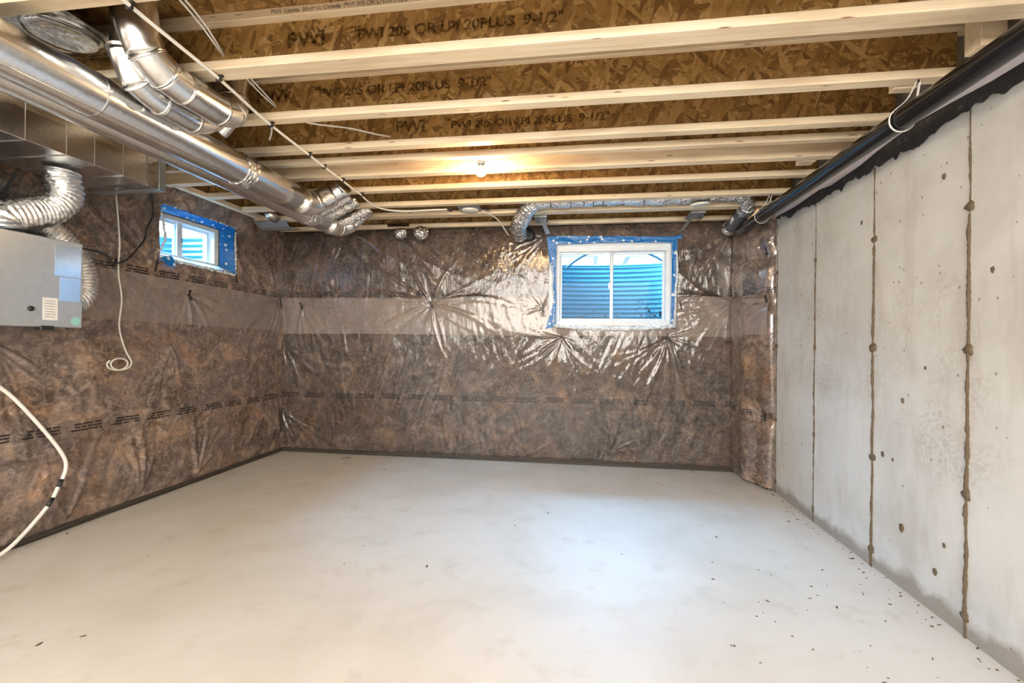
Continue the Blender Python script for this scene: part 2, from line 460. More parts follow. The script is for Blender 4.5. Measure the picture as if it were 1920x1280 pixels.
def folds(u, v, ties, seed):
    """taut radial folds in a sheet pulled towards fasteners"""
    r_ = np.random.RandomState(seed); h = np.zeros_like(u)
    for (u0, v0, R, amp, angs) in ties:
        du, dv = u - u0, v - v0; r = np.hypot(du, dv) + 1e-6; th = np.arctan2(dv, du)
        h -= 0.016 * np.exp(-r / 0.10) * amp
        for k in range(24):
            a = r_.uniform(angs[0], angs[1]); Rk = R * r_.uniform(0.5, 1.2)
            d = np.angle(np.exp(1j * (th - a - 0.35 * (r / R) * r_.uniform(-1, 1))))
            wphys = r_.uniform(0.006, 0.012) + 0.022 * r
            q = np.abs(d) * r / wphys
            h += amp * r_.uniform(0.0025, 0.0066) * np.exp(-q * q) * (r / (r + 0.05)) * np.exp(-(r / Rk) ** 2)
    return h


def sheet_mesh(name, P, mat, parent, du=0.0, keep=None, u=None, v=None, kind=None):
    """P: (nv,nu,3) points; u,v metres for UV"""
    nv, nu = P.shape[:2]
    idx = np.arange(nv * nu).reshape(nv, nu)
    f = np.stack([idx[:-1, :-1], idx[:-1, 1:], idx[1:, 1:], idx[1:, :-1]], -1).reshape(-1, 4)
    if keep is not None: f = f[keep[:-1, :-1].reshape(-1) & keep[1:, 1:].reshape(-1)]
    me = bpy.data.meshes.new(name)
    me.vertices.add(nv * nu); me.vertices.foreach_set('co', P.reshape(-1).astype(np.float32))
    me.loops.add(len(f) * 4); me.loops.foreach_set('vertex_index', f.reshape(-1).astype(np.int32))
    me.polygons.add(len(f)); me.polygons.foreach_set('loop_start', np.arange(0, len(f) * 4, 4, dtype=np.int32)); me.polygons.foreach_set('loop_total', np.full(len(f), 4, np.int32))
    me.polygons.foreach_set('use_smooth', np.ones(len(f), bool))
    uvl = me.uv_layers.new(name='UVMap')
    UV = np.stack([u.reshape(-1), v.reshape(-1)], -1)[f.reshape(-1)]
    uvl.data.foreach_set('uv', UV.reshape(-1).astype(np.float32))
    me.update(); me.validate(); me.materials.append(mat)
    o = bpy.data.objects.new(name, me); COL.objects.link(o)
    if parent is not None: o.parent = parent
    return o


# ------------------------------------------------------------------ room constants
XL, XR, YB, YF, ZJ, ZS = -3.20, 1.59, 4.65, -3.2, 2.36, 2.601

# ------------------------------------------------------------------ floor
bm = bmesh.new(); box(bm, XL - 0.3, XR + 0.3, YF - 0.2, YB + 0.4, -0.12, 0.0)
tag(link('floor', bm, M['floor']), 'pale trowelled concrete basement floor slab', kind='structure')
bm = bmesh.new(); box(bm, XL - 0.4, XR + 0.4, YF - 0.2, YF, 0, 2.75)
tag(link('wall_front', bm, M['conc']), 'bare concrete wall behind the viewer', kind='structure')

# ------------------------------------------------------------------ ceiling: subfloor sheets
ceil = empty('ceiling', 'underside of the oriented strand board subfloor', kind='structure')
for i in range(7):
    y0 = YF + i * 1.22
    for j in range(2):
        x0 = (-3.6, -0.75)[j] if i % 2 else (-3.6, -1.9)[j]
        x1 = (-0.752, 1.9)[j] if i % 2 else (-1.902, 1.9)[j]
        mkbox('subfloor_panel', M['osbf'], ceil, x0, x1, y0, min(y0 + 1.217, 5.2), ZS, ZS + 0.018, bev=0.002)

# ------------------------------------------------------------------ back wall
SIDE = dict(u=(-0.30, 0.93), v=(1.37, 2.235))          # opening in the poly at the back window
wb = empty('wall_back', 'rear basement wall of insulation batts behind clear polythene', kind='structure')
Yf = YB + 0.10                                           # inner face of the foundation
WZ0, WZ1, WX0, WX1 = 1.37, 2.19, -0.25, 0.90
bm = bmesh.new()
for a in ((XL - 0.5, WX0, 0, 2.36), (WX1, XR + 0.5, 0, 2.36), (WX0, WX1, 0, WZ0), (WX0, WX1, WZ1, 2.36)):
    box(bm, a[0], a[1], Yf, Yf + 0.22, a[2], a[3])
link('foundation_concrete', bm, M['conc2'], wb)
mkbox('rim_board', M['osb'], wb, XL - 0.5, XR + 0.5, Yf + 0.06, Yf + 0.22, 2.36, 2.62)

DU = 0.0085
us = np.arange(XL, 1.47, DU); vs = np.arange(0.0, 2.60, DU)
U, V = np.meshgrid(us, vs)
TB = [(-1.511, 1.585, 0.55, 1.35, (-PI, PI)), (-2.959, 1.57, 0.50, 1.1, (-1.9, 1.2)), (-0.358, 1.54, 0.22, 0.5, (1.2, 3.6)), (-0.158, 1.253, 0.42, 0.9, (-3.4, 0.1)),
      (0.846, 1.261, 0.55, 1.1, (-2.6, 0.4)), (0.962, 1.57, 0.25, 0.5, (-1.5, 0.6)), (1.45, 1.595, 0.5, 1.0, (2.6, 4.3)), (-0.35, 2.26, 0.35, 0.8, (2.2, 4.6)), (-1.9, 2.34, 0.7, 0.9, (-1.4, -0.3)),
      (-3.19, 0.45, 0.6, 0.9, (-1.5, -0.3)), (-3.19, 1.2, 0.6, 0.8, (-1.5, -0.6)), (0.3, 0.10, 0.45, 0.7, (0.3, 1.6)), (-0.5, 0.06, 0.4, 0.6, (0.4, 2.4)), (1.42, 2.3, 0.4, 0.8, (-2.4, -1.5)), (-2.4, 2.36, 0.5, 0.8, (-1.6, -0.4))]


def relief(U, V, ties, seed, gt=0.52):
    h = 0.030 * fbm(U * 1.7, V * 1.3, seed, 3) + 0.011 * fbm(U * 6, V * 3.0, seed + 10, 3) + 0.0028 * fbm(U * 18, V * 9, seed + 20, 3)
    st = vnoise(U * 30 + V * 6, V * 6 - U * 3, seed + 30); gate = np.clip((vnoise(U * 2.3, V * 2.3, seed + 31) - gt) * 5, 0, 1)
    h += 0.0055 * (st - 0.5) * gate
    st = vnoise(U * 34 - V * 14, V * 6 + U * 3, seed + 40); gate = np.clip((vnoise(U * 2.0, V * 2.6, seed + 41) - gt + 0.02) * 5, 0, 1)
    h += 0.0055 * (st - 0.5) * gate
    return h + folds(U, V, ties, seed + 50)


HB = relief(U, V, TB, 3)
HB *= np.clip(V / 0.06, 0.1, 1)
HB -= 0.05 * np.clip((V - 2.30) / 0.12, 0, 1)
P = np.stack([U, YB - 0.012 - HB, V], -1)
hole = (U > SIDE['u'][0]) & (U < SIDE['u'][1]) & (V > SIDE['v'][0]) & (V < SIDE['v'][1])
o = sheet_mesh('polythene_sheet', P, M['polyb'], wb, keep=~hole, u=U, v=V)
o['label'] = 'clear wrinkled polythene over brown insulation batts'
# frosted overlap strip, doubled sheet
vb = np.arange(0, 1.0001, 1 / 46.0); UB, TBs = np.meshgrid(us, vb)
lo = 1.268 + 0.004 * np.sin(UB * 2.3); hi = 1.648 + 0.006 * np.sin(UB * 1.7 + 1)
VB = lo + (hi - lo) * TBs
HBB = relief(UB, VB, TB, 3)
P = np.stack([UB, YB - 0.0165 - HBB, VB], -1)
hole = (UB > SIDE['u'][0]) & (UB < SIDE['u'][1]) & (VB > SIDE['v'][0])
o = sheet_mesh('overlap_strip', P, M['band'], wb, keep=~hole, u=UB, v=VB)
o['label'] = 'frosty grey-brown band where two polythene sheets overlap'


def tie_tab(parent, c, ax, n, L=0.075, wd=0.011):
    b = bmesh.new(); ax = Vector(ax).normalized(); n = Vector(n)
    side = ax.cross(n)
    obox(b, Vector(c) + n * 0.004, ax, side, n, L / 2, wd / 2, 0.003)
    obox(b, Vector(c) + n * 0.006 + ax * (L / 2 - 0.006), ax, side, n, 0.008, wd * 0.75, 0.005)
    return link('tie_tab', b, M['black'], parent)


for (x, z, dx, dz) in [(-1.511, 1.585, .45, -1), (-2.959, 1.57, .3, -1), (-0.358, 1.54, 0.05, -1), (-0.158, 1.253, .55, -1), (0.846, 1.261, 0, -1), (0.962, 1.57, .15, -1), (1.44, 1.595, 0, -1)]:
    tie_tab(wb, (x, YB - 0.030, z), (dx, 0, dz), (0, -1, 0))
# dirty bottom plate and sheet turned over it
for nm, m_, (z0, z1), off in (('bottom_plate', M['plate'], (0, 0.034), 0.045),):
    mkbox(nm, m_, wb, XL, 1.50, YB - off, YB + 0.03, z0, z1, bev=0.004)
p = spline([(XL + 0.02, YB - 0.05, 0.03), (-2.6, YB - 0.055, 0.02), (-2.45, YB - 0.07, 0.018), (-2.0, YB - 0.05, 0.03), (-1.0, YB - 0.052, 0.036), (0.2, YB - 0.05, 0.042), (0.9, YB - 0.055, 0.038), (1.46, YB - 0.05, 0.045)], 0.02)
bm = tube(bmesh.new(), p + RNG.normal(0, 0.0012, p.shape), 0.007 + 0.004 * RNG.rand(len(p)), 6)
link('rolled_sheet_hem', bm, M['polyedge'] if False else M['plate'], wb, True)

# ------------------------------------------------------------------ left wall
wl = empty('wall_left', 'left basement wall of insulation batts behind clear polythene', kind='structure')
LW = dict(y=(3.16, 3.86), z=(1.83, 2.22))
bm = bmesh.new()
for a in ((YF, LW['y'][0], 0, 2.36), (LW['y'][1], YB + 0.3, 0, 2.36), (LW['y'][0], LW['y'][1], 0, LW['z'][0]), (LW['y'][0], LW['y'][1], LW['z'][1], 2.36)):
    box(bm, XL - 0.20, XL - 0.10, a[0], a[1], a[2], a[3])
link('foundation_concrete', bm, M['conc2'], wl)
mkbox('rim_board', M['osb'], wl, XL - 0.20, XL - 0.16, YF, YB + 0.3, 2.36, 2.62)
ul = np.arange(0.6, 4.66, DU); vl = np.arange(0.0, 2.60, DU)
U, V = np.meshgrid(ul, vl)
TL = [(3.391, 1.563, 0.45, 1.2, (-2.4, 0.6)), (2.764, 1.70, 0.35, 0.7, (-1.0, 1.4)), (3.09, 1.742, 0.4, 0.8, (0.8, 3.0)), (3.917, 1.762, 0.3, 0.6, (-2.4, 0.3)), (4.56, 1.594, 0.6, 1.1, (1.6, 4.8)), (2.1, 1.18, 0.5, 1.3, (-2.6, -0.3)), (1.85, 1.2, 0.45, 1.2, (-2.6, -0.3)),
      (3.0, 0.06, 0.5, 0.8, (0.9, 1.9)), (3.5, 0.05, 0.5, 0.8, (0.6, 1.7)), (2.5, 0.05, 0.4, 0.7, (1.0, 2.3)), (3.3, 2.30, 0.5, 0.9, (-2.9, -0.4)), (4.6, 0.2, 0.5, 0.8, (1.7, 2.6)), (3.25, 1.15, 0.4, 0.9, (-2.2, -0.9))]
HL = relief(U, V, TL, 23, 0.40) + 0.8 * folds(U, V, TL, 73)
HL *= np.clip(V / 0.06, 0.1, 1)
HL += 0.09 * np.clip((V - 2.20) / 0.16, 0, 1) * np.clip((U - 2.9) / 0.3, 0, 1) * np.clip((4.25 - U) / 0.3, 0, 1)
P = np.stack([XL + 0.012 + HL, U, V], -1)
hole = (U > LW['y'][0] - 0.02) & (U < LW['y'][1] + 0.05) & (V > LW['z'][0] - 0.02) & (V < LW['z'][1] + 0.01)
o = sheet_mesh('polythene_sheet', P[:, ::-1], M['polyl'], wl, keep=~hole[:, ::-1], u=U[:, ::-1], v=V[:, ::-1])
o['label'] = 'clear wrinkled polythene over brown insulation batts'
UB, TBs = np.meshgrid(ul, vb)
lo = 1.33 - 0.017 * (UB - 2.6); hi = 1.682 - 0.018 * (UB - 2.6)
VB = lo + (hi - lo) * TBs
P = np.stack([XL + 0.0165 + relief(UB, VB, TL, 23, 0.40) + 0.8 * folds(UB, VB, TL, 73), UB, VB], -1)
o = sheet_mesh('overlap_strip', P[:, ::-1], M['band'], wl, u=UB[:, ::-1], v=VB[:, ::-1])
o['label'] = 'frosty grey-brown band where two polythene sheets overlap'
for (y, z, dy, dz, L) in [(3.391, 1.575, 0.35, 1, .05), (3.40, 1.545, 0.5, -1, .05), (2.77, 1.715, .35, 1, .06), (3.087, 1.742, .2, 1, .08), (3.917, 1.765, 0.1, -1, .075), (4.57, 1.594, .15, -1, .08)]:
    tie_tab(wl, (XL + 0.032, y, z), (0, dy, dz), (1, 0, 0), L)
mkbox('bottom_plate', M['plate'], wl, XL - 0.02, XL + 0.045, YF, YB, 0, 0.03, bev=0.004)
p = spline([(XL + 0.055, 0.7, 0.03), (XL + 0.05, 1.8, 0.028), (XL + 0.062, 2.2, 0.022), (XL + 0.05, 2.7, 0.036), (XL + 0.06, 3.0, 0.03), (XL + 0.05, 3.8, 0.03), (XL + 0.05, 4.6, 0.03)], 0.02)
link('rolled_sheet_hem', tube(bmesh.new(), p + RNG.normal(0, 0.0012, p.shape), 0.006 + 0.004 * RNG.rand(len(p)), 6), M['plate'], wl, True)
mkbox('wall_stretch', M['conc'], wl, XL - 0.09, XL, YF, 0.62, 0, 2.36)
# ------------------------------------------------------------------ insulated return on the right of the back wall
ret = bmesh.new()
curve = spline([(1.458, 4.66, 0), (1.430, 4.58, 0), (1.425, 4.47, 0), (1.436, 4.36, 0), (1.462, 4.24, 0), (1.505, 4.13, 0), (1.560, 4.06, 0), (1.592, 4.052, 0)], 0.011)
arc = np.concatenate([[0], np.cumsum(np.linalg.norm(np.diff(curve, axis=0), axis=1))])
vr = np.arange(0.0, 2.30, DU)
A_, V = np.meshgrid(arc, vr)
TR_ = [(0.52, 1.96, 0.35, 1.3, (1.8, 4.4)), (0.55, 1.58, 0.4, 1.5, (1.7, 4.6)), (0.55, 0.60, 0.35, 1.4, (1.9, 4.4)), (0.40, 0.02, 0.3, 1.3, (1.0, 2.2)), (0.02, 1.59, 0.4, 1.0, (-1.5, 0.2))]
R_ = relief(A_, V, TR_, 71) * 0.75 + 0.012 * (vnoise(A_ * 13 + V * 0.9, V * 1.1, 77) - 0.5) + 0.014 * np.sin(A_ * 21 + 0.5)
pin = np.exp(-((V - 1.97) / .06) ** 2) + np.exp(-((V - 1.58) / .06) ** 2) + np.exp(-((V - 0.60) / .06) ** 2)
R_ -= 0.028 * pin * np.clip((A_ - 0.28) / 0.25, 0, 1)
R_ *= np.clip((arc[-1] - A_) / 0.05, 0, 1)
tn = np.gradient(curve, axis=0); tn /= np.linalg.norm(tn, axis=1)[:, None]
nrm = np.stack([-(-tn[:, 1]) * -1, -tn[:, 0], 0 * tn[:, 0]], -1)
nrm = np.stack([tn[:, 1], -tn[:, 0], 0 * tn[:, 0]], -1)
bot = 0.06 * np.clip(1 - A_ / 0.1, 0, 1) + 0.035 * fbm(A_ * 14, A_ * 0 + 3, 9, 3)
P = curve[None, :, :] + nrm[None] * R_[..., None]
P[..., 2] = V * (1 - np.clip(0.02 - 0, 0, 1)) + np.clip(1 - V / 0.25, 0, 1) * (0.02 + bot)
P[..., 2] = np.maximum(P[..., 2], 0.004)
rw = empty('wall_return', 'narrow insulation return wrapping from back wall onto the concrete wall', kind='structure')
M['polyr'].node_tree.nodes['Principled BSDF'].inputs['Coat IOR'].default_value = 1.9
o = sheet_mesh('polythene_sheet', P, M['polyr'], rw, u=A_, v=V)
VB2 = np.linspace(1.285, 1.62, 32); A2, V2 = np.meshgrid(arc[: int(len(arc) * 0.93)], VB2)
R2 = relief(A2, V2, TR_, 71) * 0.75 + 0.012 * (vnoise(A2 * 13 + V2 * 0.9, V2 * 1.1, 77) - 0.5) + 0.014 * np.sin(A2 * 21 + 0.5)
R2 -= 0.028 * np.exp(-((V2 - 1.58) / .06) ** 2) * np.clip((A2 - 0.28) / 0.25, 0, 1)
P = curve[None, :A2.shape[1], :] + nrm[None, :A2.shape[1]] * (R2 + 0.004)[..., None]; P[..., 2] = V2
sheet_mesh('overlap_strip', P, M['band'], rw, u=A2, v=V2)
for (y, z) in [(4.09, 1.97), (4.09, 1.58), (4.09, 0.60)]:
    tie_tab(rw, (1.53, y, z), (0.2, -0.2, -1), (-1, -0.2, 0), 0.06)
for k, (y, z, r) in enumerate([(4.50, 0.03, 0.03), (4.36, 0.03, 0.035), (4.22, 0.025, 0.03), (4.12, 0.03, 0.028)]):
    b = bmesh.new(); bmesh.ops.create_icosphere(b, subdivisions=3, radius=r)
    for v in b.verts:
        q = v.co.normalized(); v.co *= 1 + 0.35 * math.sin(q.x * 9 + k) * math.cos(q.y * 11 + q.z * 7); v.co += Vector((1.495 + 0.02 * k, y, z))
    link('torn_batt_end', b, M['plate'], rw, True)

# ------------------------------------------------------------------ right concrete wall
wr = empty('wall_right', 'poured concrete foundation wall with vertical form seams', kind='structure')
SEAMS = [4.03, 3.415, 2.785, 2.16, 1.54, 0.92, 0.30, -0.32, -0.94, -1.56, -2.18, -2.80]
edges = [YB + 0.1] + SEAMS + [YF]
for i in range(len(edges) - 1):
    y1, y0 = edges[i], edges[i + 1]; dx = [0, 0.002, -0.001, 0.003, 0, 0.001][i % 6]
    mkbox('concrete_panel', M['conc'], wr, XR + dx, XR + 0.22, y0 + 0.0015, y1 - 0.0015, 0, 2.30, bev=0.0015)
for i, y in enumerate(SEAMS[:6]):
    zz = np.arange(0.0, 2.18, 0.012)
    wob = 0.010 * (np.interp(zz, np.linspace(0, 2.2, 14), RNG.rand(14)) - 0.5)
    k = 1.0 if i != 3 else 1.35
    rad = k * np.clip(0.0035 + 0.005 * np.interp(zz, np.linspace(0, 2.2, 60), RNG.rand(60)), 0.002, 0.02)
    if i == 0: rad *= 0.7
    rad = np.where(zz > 1.75, rad * 0.6, rad)
    p = np.stack([np.full_like(zz, XR), y + wob, zz], -1)
    link('form_seam', tube(bmesh.new(), p, rad, 7, jitter=0.25), M['dark'], wr, True)
    for z in (0.09, 0.592, 1.188, 1.779):
        b = bmesh.new(); bmesh.ops.create_icosphere(b, subdivisions=2, radius=1.0)
        sx, sy, sz = 0.010, (0.026 if i in (2, 3) else 0.018) * random.uniform(.8, 1.2), 0.018 * random.uniform(.8, 1.4)
        for v in b.verts:
            q = v.co.copy(); j = 1 + 0.35 * math.sin(5 * q.y + 3 * q.z + i) * math.cos(4 * q.z - 2 * i)
            v.co = Vector((XR + sx * q.x, y + wob[min(int(z / 0.012), len(wob) - 1)] + sy * q.y * j + random.uniform(-.002, .002), z + sz * q.z * j))
        link('form_tie', b, M['dark'], wr, True)
for (y, z, r) in [(2.55, 0.93, .010), (2.62, 0.62, .006), (2.70, 0.63, .011), (2.55, 0.30, .016), (2.33, 0.19, .012), (2.28, 0.33, .008), (2.4, 1.1, .006), (2.9, 1.9, .012), (2.3, 1.95, .01), (2.05, 1.5, .01)]:
    b = bmesh.new(); bmesh.ops.create_icosphere(b, subdivisions=2, radius=1.0)
    for v in b.verts:
        q = v.co.copy(); j = 1 + 0.3 * math.sin(6 * q.y + 4 * q.z)
        v.co = Vector((XR + 0.003 * q.x, y + r * q.y * j, z + 1.3 * r * q.z * j))
    link('surface_pock', b, M['dark'], wr, True)
# waterproof membrane lapped over the top of the wall, ragged below
ys = np.arange(-1.0, 4.60, 0.012)
low = 2.155 + 0.055 * fbm(ys * 5, ys * 0, 41, 4) * 2 + 0.045 * fbm(ys * 22, ys * 0 + 5, 42, 4)
low += 0.035 * np.clip((2.45 - ys) / 0.15, 0, 1) * np.clip(ys - 1.0, 0, 1) + 0.04 * np.clip((ys - 3.4) / 0.4, 0, 1)
low -= 0.035 * np.exp(-((ys - 2.60) / 0.02) ** 2) + 0.02 * np.exp(-((ys - 3.1) / 0.015) ** 2)
tt = np.linspace(0, 1, 8)
YY, TT = np.meshgrid(ys, tt); ZZ = low[None] + (2.31 - low[None]) * TT
P = np.stack([XR - 0.004 - 0.003 * vnoise(YY * 20, ZZ * 20, 4), YY, ZZ], -1)
o = sheet_mesh('sill_membrane', P, M['memb'], wr, u=YY, v=ZZ); o['label'] = 'black waterproofing with a ragged lower edge'
mkbox('sill_plate', M['lumber'], wr, XR + 0.02, XR + 0.17, YF, YB, 2.302, 2.358)
mkbox('rim_board', M['conc2'], wr, XR + 0.075, XR + 0.11, YF, YB, 2.36, 2.60)
ys = np.arange(-0.5, 4.1, 0.02)
zl = np.interp(ys, [-0.5, 1.9, 2.05, 2.25, 2.45, 2.6, 2.75, 2.9, 3.2, 3.35, 3.7, 4.1], [2.215, 2.228, 2.232, 2.25, 2.262, 2.255, 2.245, 2.225, 2.215, 2.235, 2.225, 2.24])
YY, TT = np.meshgrid(ys, np.linspace(0, 1, 4))
P = np.stack([XR - 0.012 - 0.006 * TT, YY, zl[None] + (2.305 - zl[None]) * TT], -1)
o = sheet_mesh('sill_gasket', P, M['gasket'], wr, u=YY, v=TT); o['label'] = 'pale lavender foam gasket strip hanging loose'

# ------------------------------------------------------------------ joists
FW, FH = 0.064, 0.038


def lettering(parent, text, x, y, z, size, dens=1.0):
    cu = bpy.data.curves.new('printed_lettering', 'FONT'); cu.body = text; cu.size = size; cu.extrude = 0.0; cu.offset = size * 0.035
    cu.materials.append(M['ink'])
    o = bpy.data.objects.new('printed_lettering', cu); COL.objects.link(o); o.parent = parent
    bpy.context.view_layer.update()
    me = bpy.data.meshes.new_from_object(o); bpy.data.objects.remove(o); me.name = 'printed_lettering'
    o = bpy.data.objects.new('printed_lettering', me); COL.objects.link(o); o.parent = parent
    o.location = (x, y, z); o.rotation_euler = (PI / 2, 0, 0); o['kind'] = 'stuff'
    return o


def joist(y, label, x0=-3.18, x1=1.66, fw=FW, texts=(), marked=None):
    r = empty('floor_joist', label, 'joist', 'ceiling joists')
    mkbox('bottom_flange', M['lumber'], r, x0, x1, y, y + fw, ZJ, ZJ + FH, bev=0.0025)
    yc = y + fw / 2
    mkbox('web', M['osb'], r, x0, x1 - 0.05, yc - 0.005, yc + 0.005, ZJ + FH - 0.004, ZS - FH + 0.004, bev=0)
    mkbox('top_flange', M['lumber'], r, x0, x1, y, y + fw, ZS - FH, ZS - 0.0005, bev=0.0025)
    for (t, x, z, s, k) in texts:
        o = lettering(r, t, x, (yc - 0.0065) if k == 'w' else (y - 0.001), z, s)
        if k == 'w': o.scale = (1.12, 1, 1)
    return r


J = {}
for y, lab in [(-2.9, 'a'), (-2.45, 'b'), (-2.0, 'c'), (-1.55, 'd'), (-1.1, 'e'), (-0.65, 'f'), (-0.2, 'g'), (0.05, 'h'), (0.46, 'i'), (0.9, 'j')]:
    pass
J[1] = joist(1.341, 'wooden I-joist nearest the viewer, only its underside in the top left corner')
J[2] = joist(1.792, 'wooden I-joist with a wide pale underside, the big one across the top of the photo', fw=0.088,
             texts=[('PWI', -1.25, 2.452, 0.088, 'w'), ('TM', -0.965, 2.495, 0.03, 'w'), ('PWI 20S OR LPI 20PLUS  9-1/2"', -0.93, 2.462, 0.058, 'w'), ('PWI  I-Joists  Made in Canada  PWI 20S OR LPI-20 PLUS', -1.30, 2.572, 0.026, 'f')])
J[3] = joist(2.235, 'wooden I-joist that the pipe strap is nailed under, second of the stencilled ones', texts=[('PWI', -1.72, 2.462, 0.092, 'w'), ('TM', -1.400, 2.510, 0.03, 'w'), ('PWI 20S OR LPI 20PLUS  9-1/2"', -1.36, 2.472, 0.062, 'w')])
J[4] = joist(2.63, 'wooden I-joist just in front of the lit bulb with a loose cable along its web', texts=[('PWI', -1.10, 2.452, 0.092, 'w'), ('TM', -0.800, 2.500, 0.03, 'w'), ('PWI 20S OR LPI 20PLUS  9-1/2"', -0.76, 2.455, 0.062, 'w')])
J[5] = joist(2.836, 'thin flanged wooden joist directly in front of the bulb junction box', fw=0.05)
jb = empty('floor_joist', 'solid deep timber beam just behind the bare bulb', 'joist', 'ceiling joists')
mkbox('beam_ply', M['lumber'], jb, -3.18, 1.66, 3.085, 3.117, ZJ, ZS - 0.001)
mkbox('beam_ply', M['lumber'], jb, -3.18, 1.66, 3.118, 3.15, ZJ, ZS - 0.001)
J[6] = joist(3.41, 'wooden I-joist first beyond the solid beam behind the bulb', x0=-3.03)
J[7] = joist(3.80, 'orange-lit wooden I-joist in front of the foil duct over the window', x0=-3.03)
J[8] = joist(4.12, 'pale wooden joist right behind the foil duct over the window', fw=0.10)
J[9] = joist(4.54, 'last wooden joist, tight to the top of the insulated back wall', x1=1.52)
# trimmer along the left wall
r = empty('trimmer_joist', 'short wooden joist running parallel to the left wall above its window', 'joist')
mkbox('bottom_flange', M['lumber'], r, -3.09, -3.035, 3.16, 4.11, ZJ, ZJ + FH)
mkbox('web', M['osb'], r, -3.068, -3.058, 3.16, 4.11, ZJ + FH - .004, ZS - FH + .004, bev=0)
mkbox('top_flange', M['lumber'], r, -3.09, -3.035, 3.16, 4.11, ZS - FH, ZS - 0.0005)
# blocking at the right bearing
for i, (y0, y1, lab) in enumerate([(2.31, 2.36, 'light timber block under the pipe strap at the right wall'), (3.16, 3.24, 'light timber block beside the black pipe behind the solid beam'), (2.02, 2.10, 'short timber block in the bay above the black pipe')]):
    x0 = [1.40, 1.38, 1.52][i]
    tag(mkbox('squash_block', M['lumber'], None, x0, x0 + 0.09, y0, y1, ZJ - 0.001, ZS - 0.01), lab, 'block', 'squash blocks')

# ------------------------------------------------------------------ bare bulb fixture
L = empty('bulb_fixture', 'lit bare bulb in a white porcelain holder on a steel junction box', 'light')
bx, by = -0.641, 2.962
bm = bmesh.new()
for k in range(1): lathe(bm, (bx, by, 0), [(0.054, 2.400), (0.054, 2.446), (0.05, 2.42)], 8)
link('junction_box', bm, M['galv'], L)
bm = bmesh.new(); box(bm, bx + 0.05, bx + 0.085, by - 0.014, by + 0.014, 2.412, 2.438); cyl(bm, (bx + 0.068, by - 0.016, 2.425), (bx + 0.068, by - 0.022, 2.425), 0.006, 10)
link('cable_clamp', bm, M['galv'], L)
bm = bmesh.new(); obox(bm, (bx, by, 2.452), (1, 0, 0), (0, 1, 0), (0, 0, 1), 0.03, 0.10, 0.004); link('mounting_bar', bm, M['strap'], L)
bm = lathe(bmesh.new(), (bx, by, 0), [(0.05, 2.400), (0.054, 2.394), (0.050, 2.382), (0.034, 2.373), (0.026, 2.368), (0.026, 2.358)], 32); link('lamp_holder', bm, M['porcelain'], L, True)
bm = lathe(bmesh.new(), (bx, by, 0), [(0.013, 2.360), (0.014, 2.350), (0.018, 2.342)], 20); link('bulb_collar', bm, M['strap'], L, True)
bm = lathe(bmesh.new(), (bx, by, 0), [(0.018, 2.343)] + [(0.0362 * math.sin(a), 2.312 + 0.036 * math.cos(a)) for a in np.linspace(0.6, 1.27, 6)], 24); link('bulb_neck', bm, M['white'], L, True)
prof = [(0.036 * math.sin(a), 2.312 + 0.036 * math.cos(a)) for a in np.linspace(1.25, PI - 0.05, 12)]
bm = lathe(bmesh.new(), (bx, by, 0), prof, 24); link('bulb', bm, M['bulb'], L, True)


# ------------------------------------------------------------------ round ducts
def seam_ring(parent, c, d, r, name='seam_ring', wdt=0.006, h=0.003, m=None):
    d = Vector(d).normalized(); c = Vector(c)
    p = [c - d * wdt, c - d * wdt * 0.5, c + d * wdt * 0.5, c + d * wdt]
    return link(name, tube(bmesh.new(), p, [r - 0.001, r + h, r + h, r - 0.001], 40, cap=False), m or M['galv'], parent, True)


def foil_sleeve(parent, pts, r, seed=0, name='foil_tape'):
    p = spline(pts, 0.008); n = len(p)
    return link(name, tube(bmesh.new(), p, r * (1 + 0.06 * np.sin(np.arange(n) * 1.9 + seed) + RNG.uniform(-.05, .05, n)), 26, jitter=0.05), M['foil'], parent, True)


# A: large main duct
D = empty('round_duct', 'largest round galvanised duct running below the joists with foil-taped joint', 'duct', 'round ducts')
AX, AZ, AR = -1.97, 2.19, 0.090
bm = tube(bmesh.new(), [(AX, y, AZ) for y in np.arange(-1.0, 3.061, 0.18)], AR, 48); link('straight_run', bm, M['galv'], D, True)
p = spline([(AX, 3.03, AZ), (AX + 0.005, 3.13, AZ + 0.005), (AX + 0.04, 3.22, AZ + 0.045), (AX + 0.12, 3.275, AZ + 0.105)], 0.02)
link('end_elbow', tube(bmesh.new(), p, np.linspace(AR + .001, 0.078, len(p)), 40), M['galv'], D, True)
p = spline([(AX + 0.10, 3.265, AZ + 0.095), (AX + 0.18, 3.285, AZ + 0.145), (AX + 0.19, 3.286, AZ + 0.152), (AX + 0.20, 3.286, AZ + 0.160)], 0.03)
link('branch_pipe', tube(bmesh.new(), p, 0.066, 36), M['galv'], D, True)
link('pipe_bead', tube(bmesh.new(), p[3:6], [0.067, 0.0705, 0.067], 36), M['galv'], D, True)
for y in (3.05,): seam_ring(D, (AX, y, AZ), (0, 1, 0), AR)
seam_ring(D, (AX + 0.022, 3.19, AZ + 0.028), (0.45, 0.7, 0.45), AR - 0.002)
seam_ring(D, (AX, 1.62, AZ), (0, 1, 0), AR, h=0.0015)
foil_sleeve(D, [(AX, 2.42, AZ), (AX, 2.50, AZ)], AR + 0.0012, 1)
p = [(AX + AR * 0.55, y, AZ - AR * 0.84) for y in (-1.0, 3.0)]
link('snaplock_seam', tube(bmesh.new(), p, 0.003, 6), M['galv'], D, True)

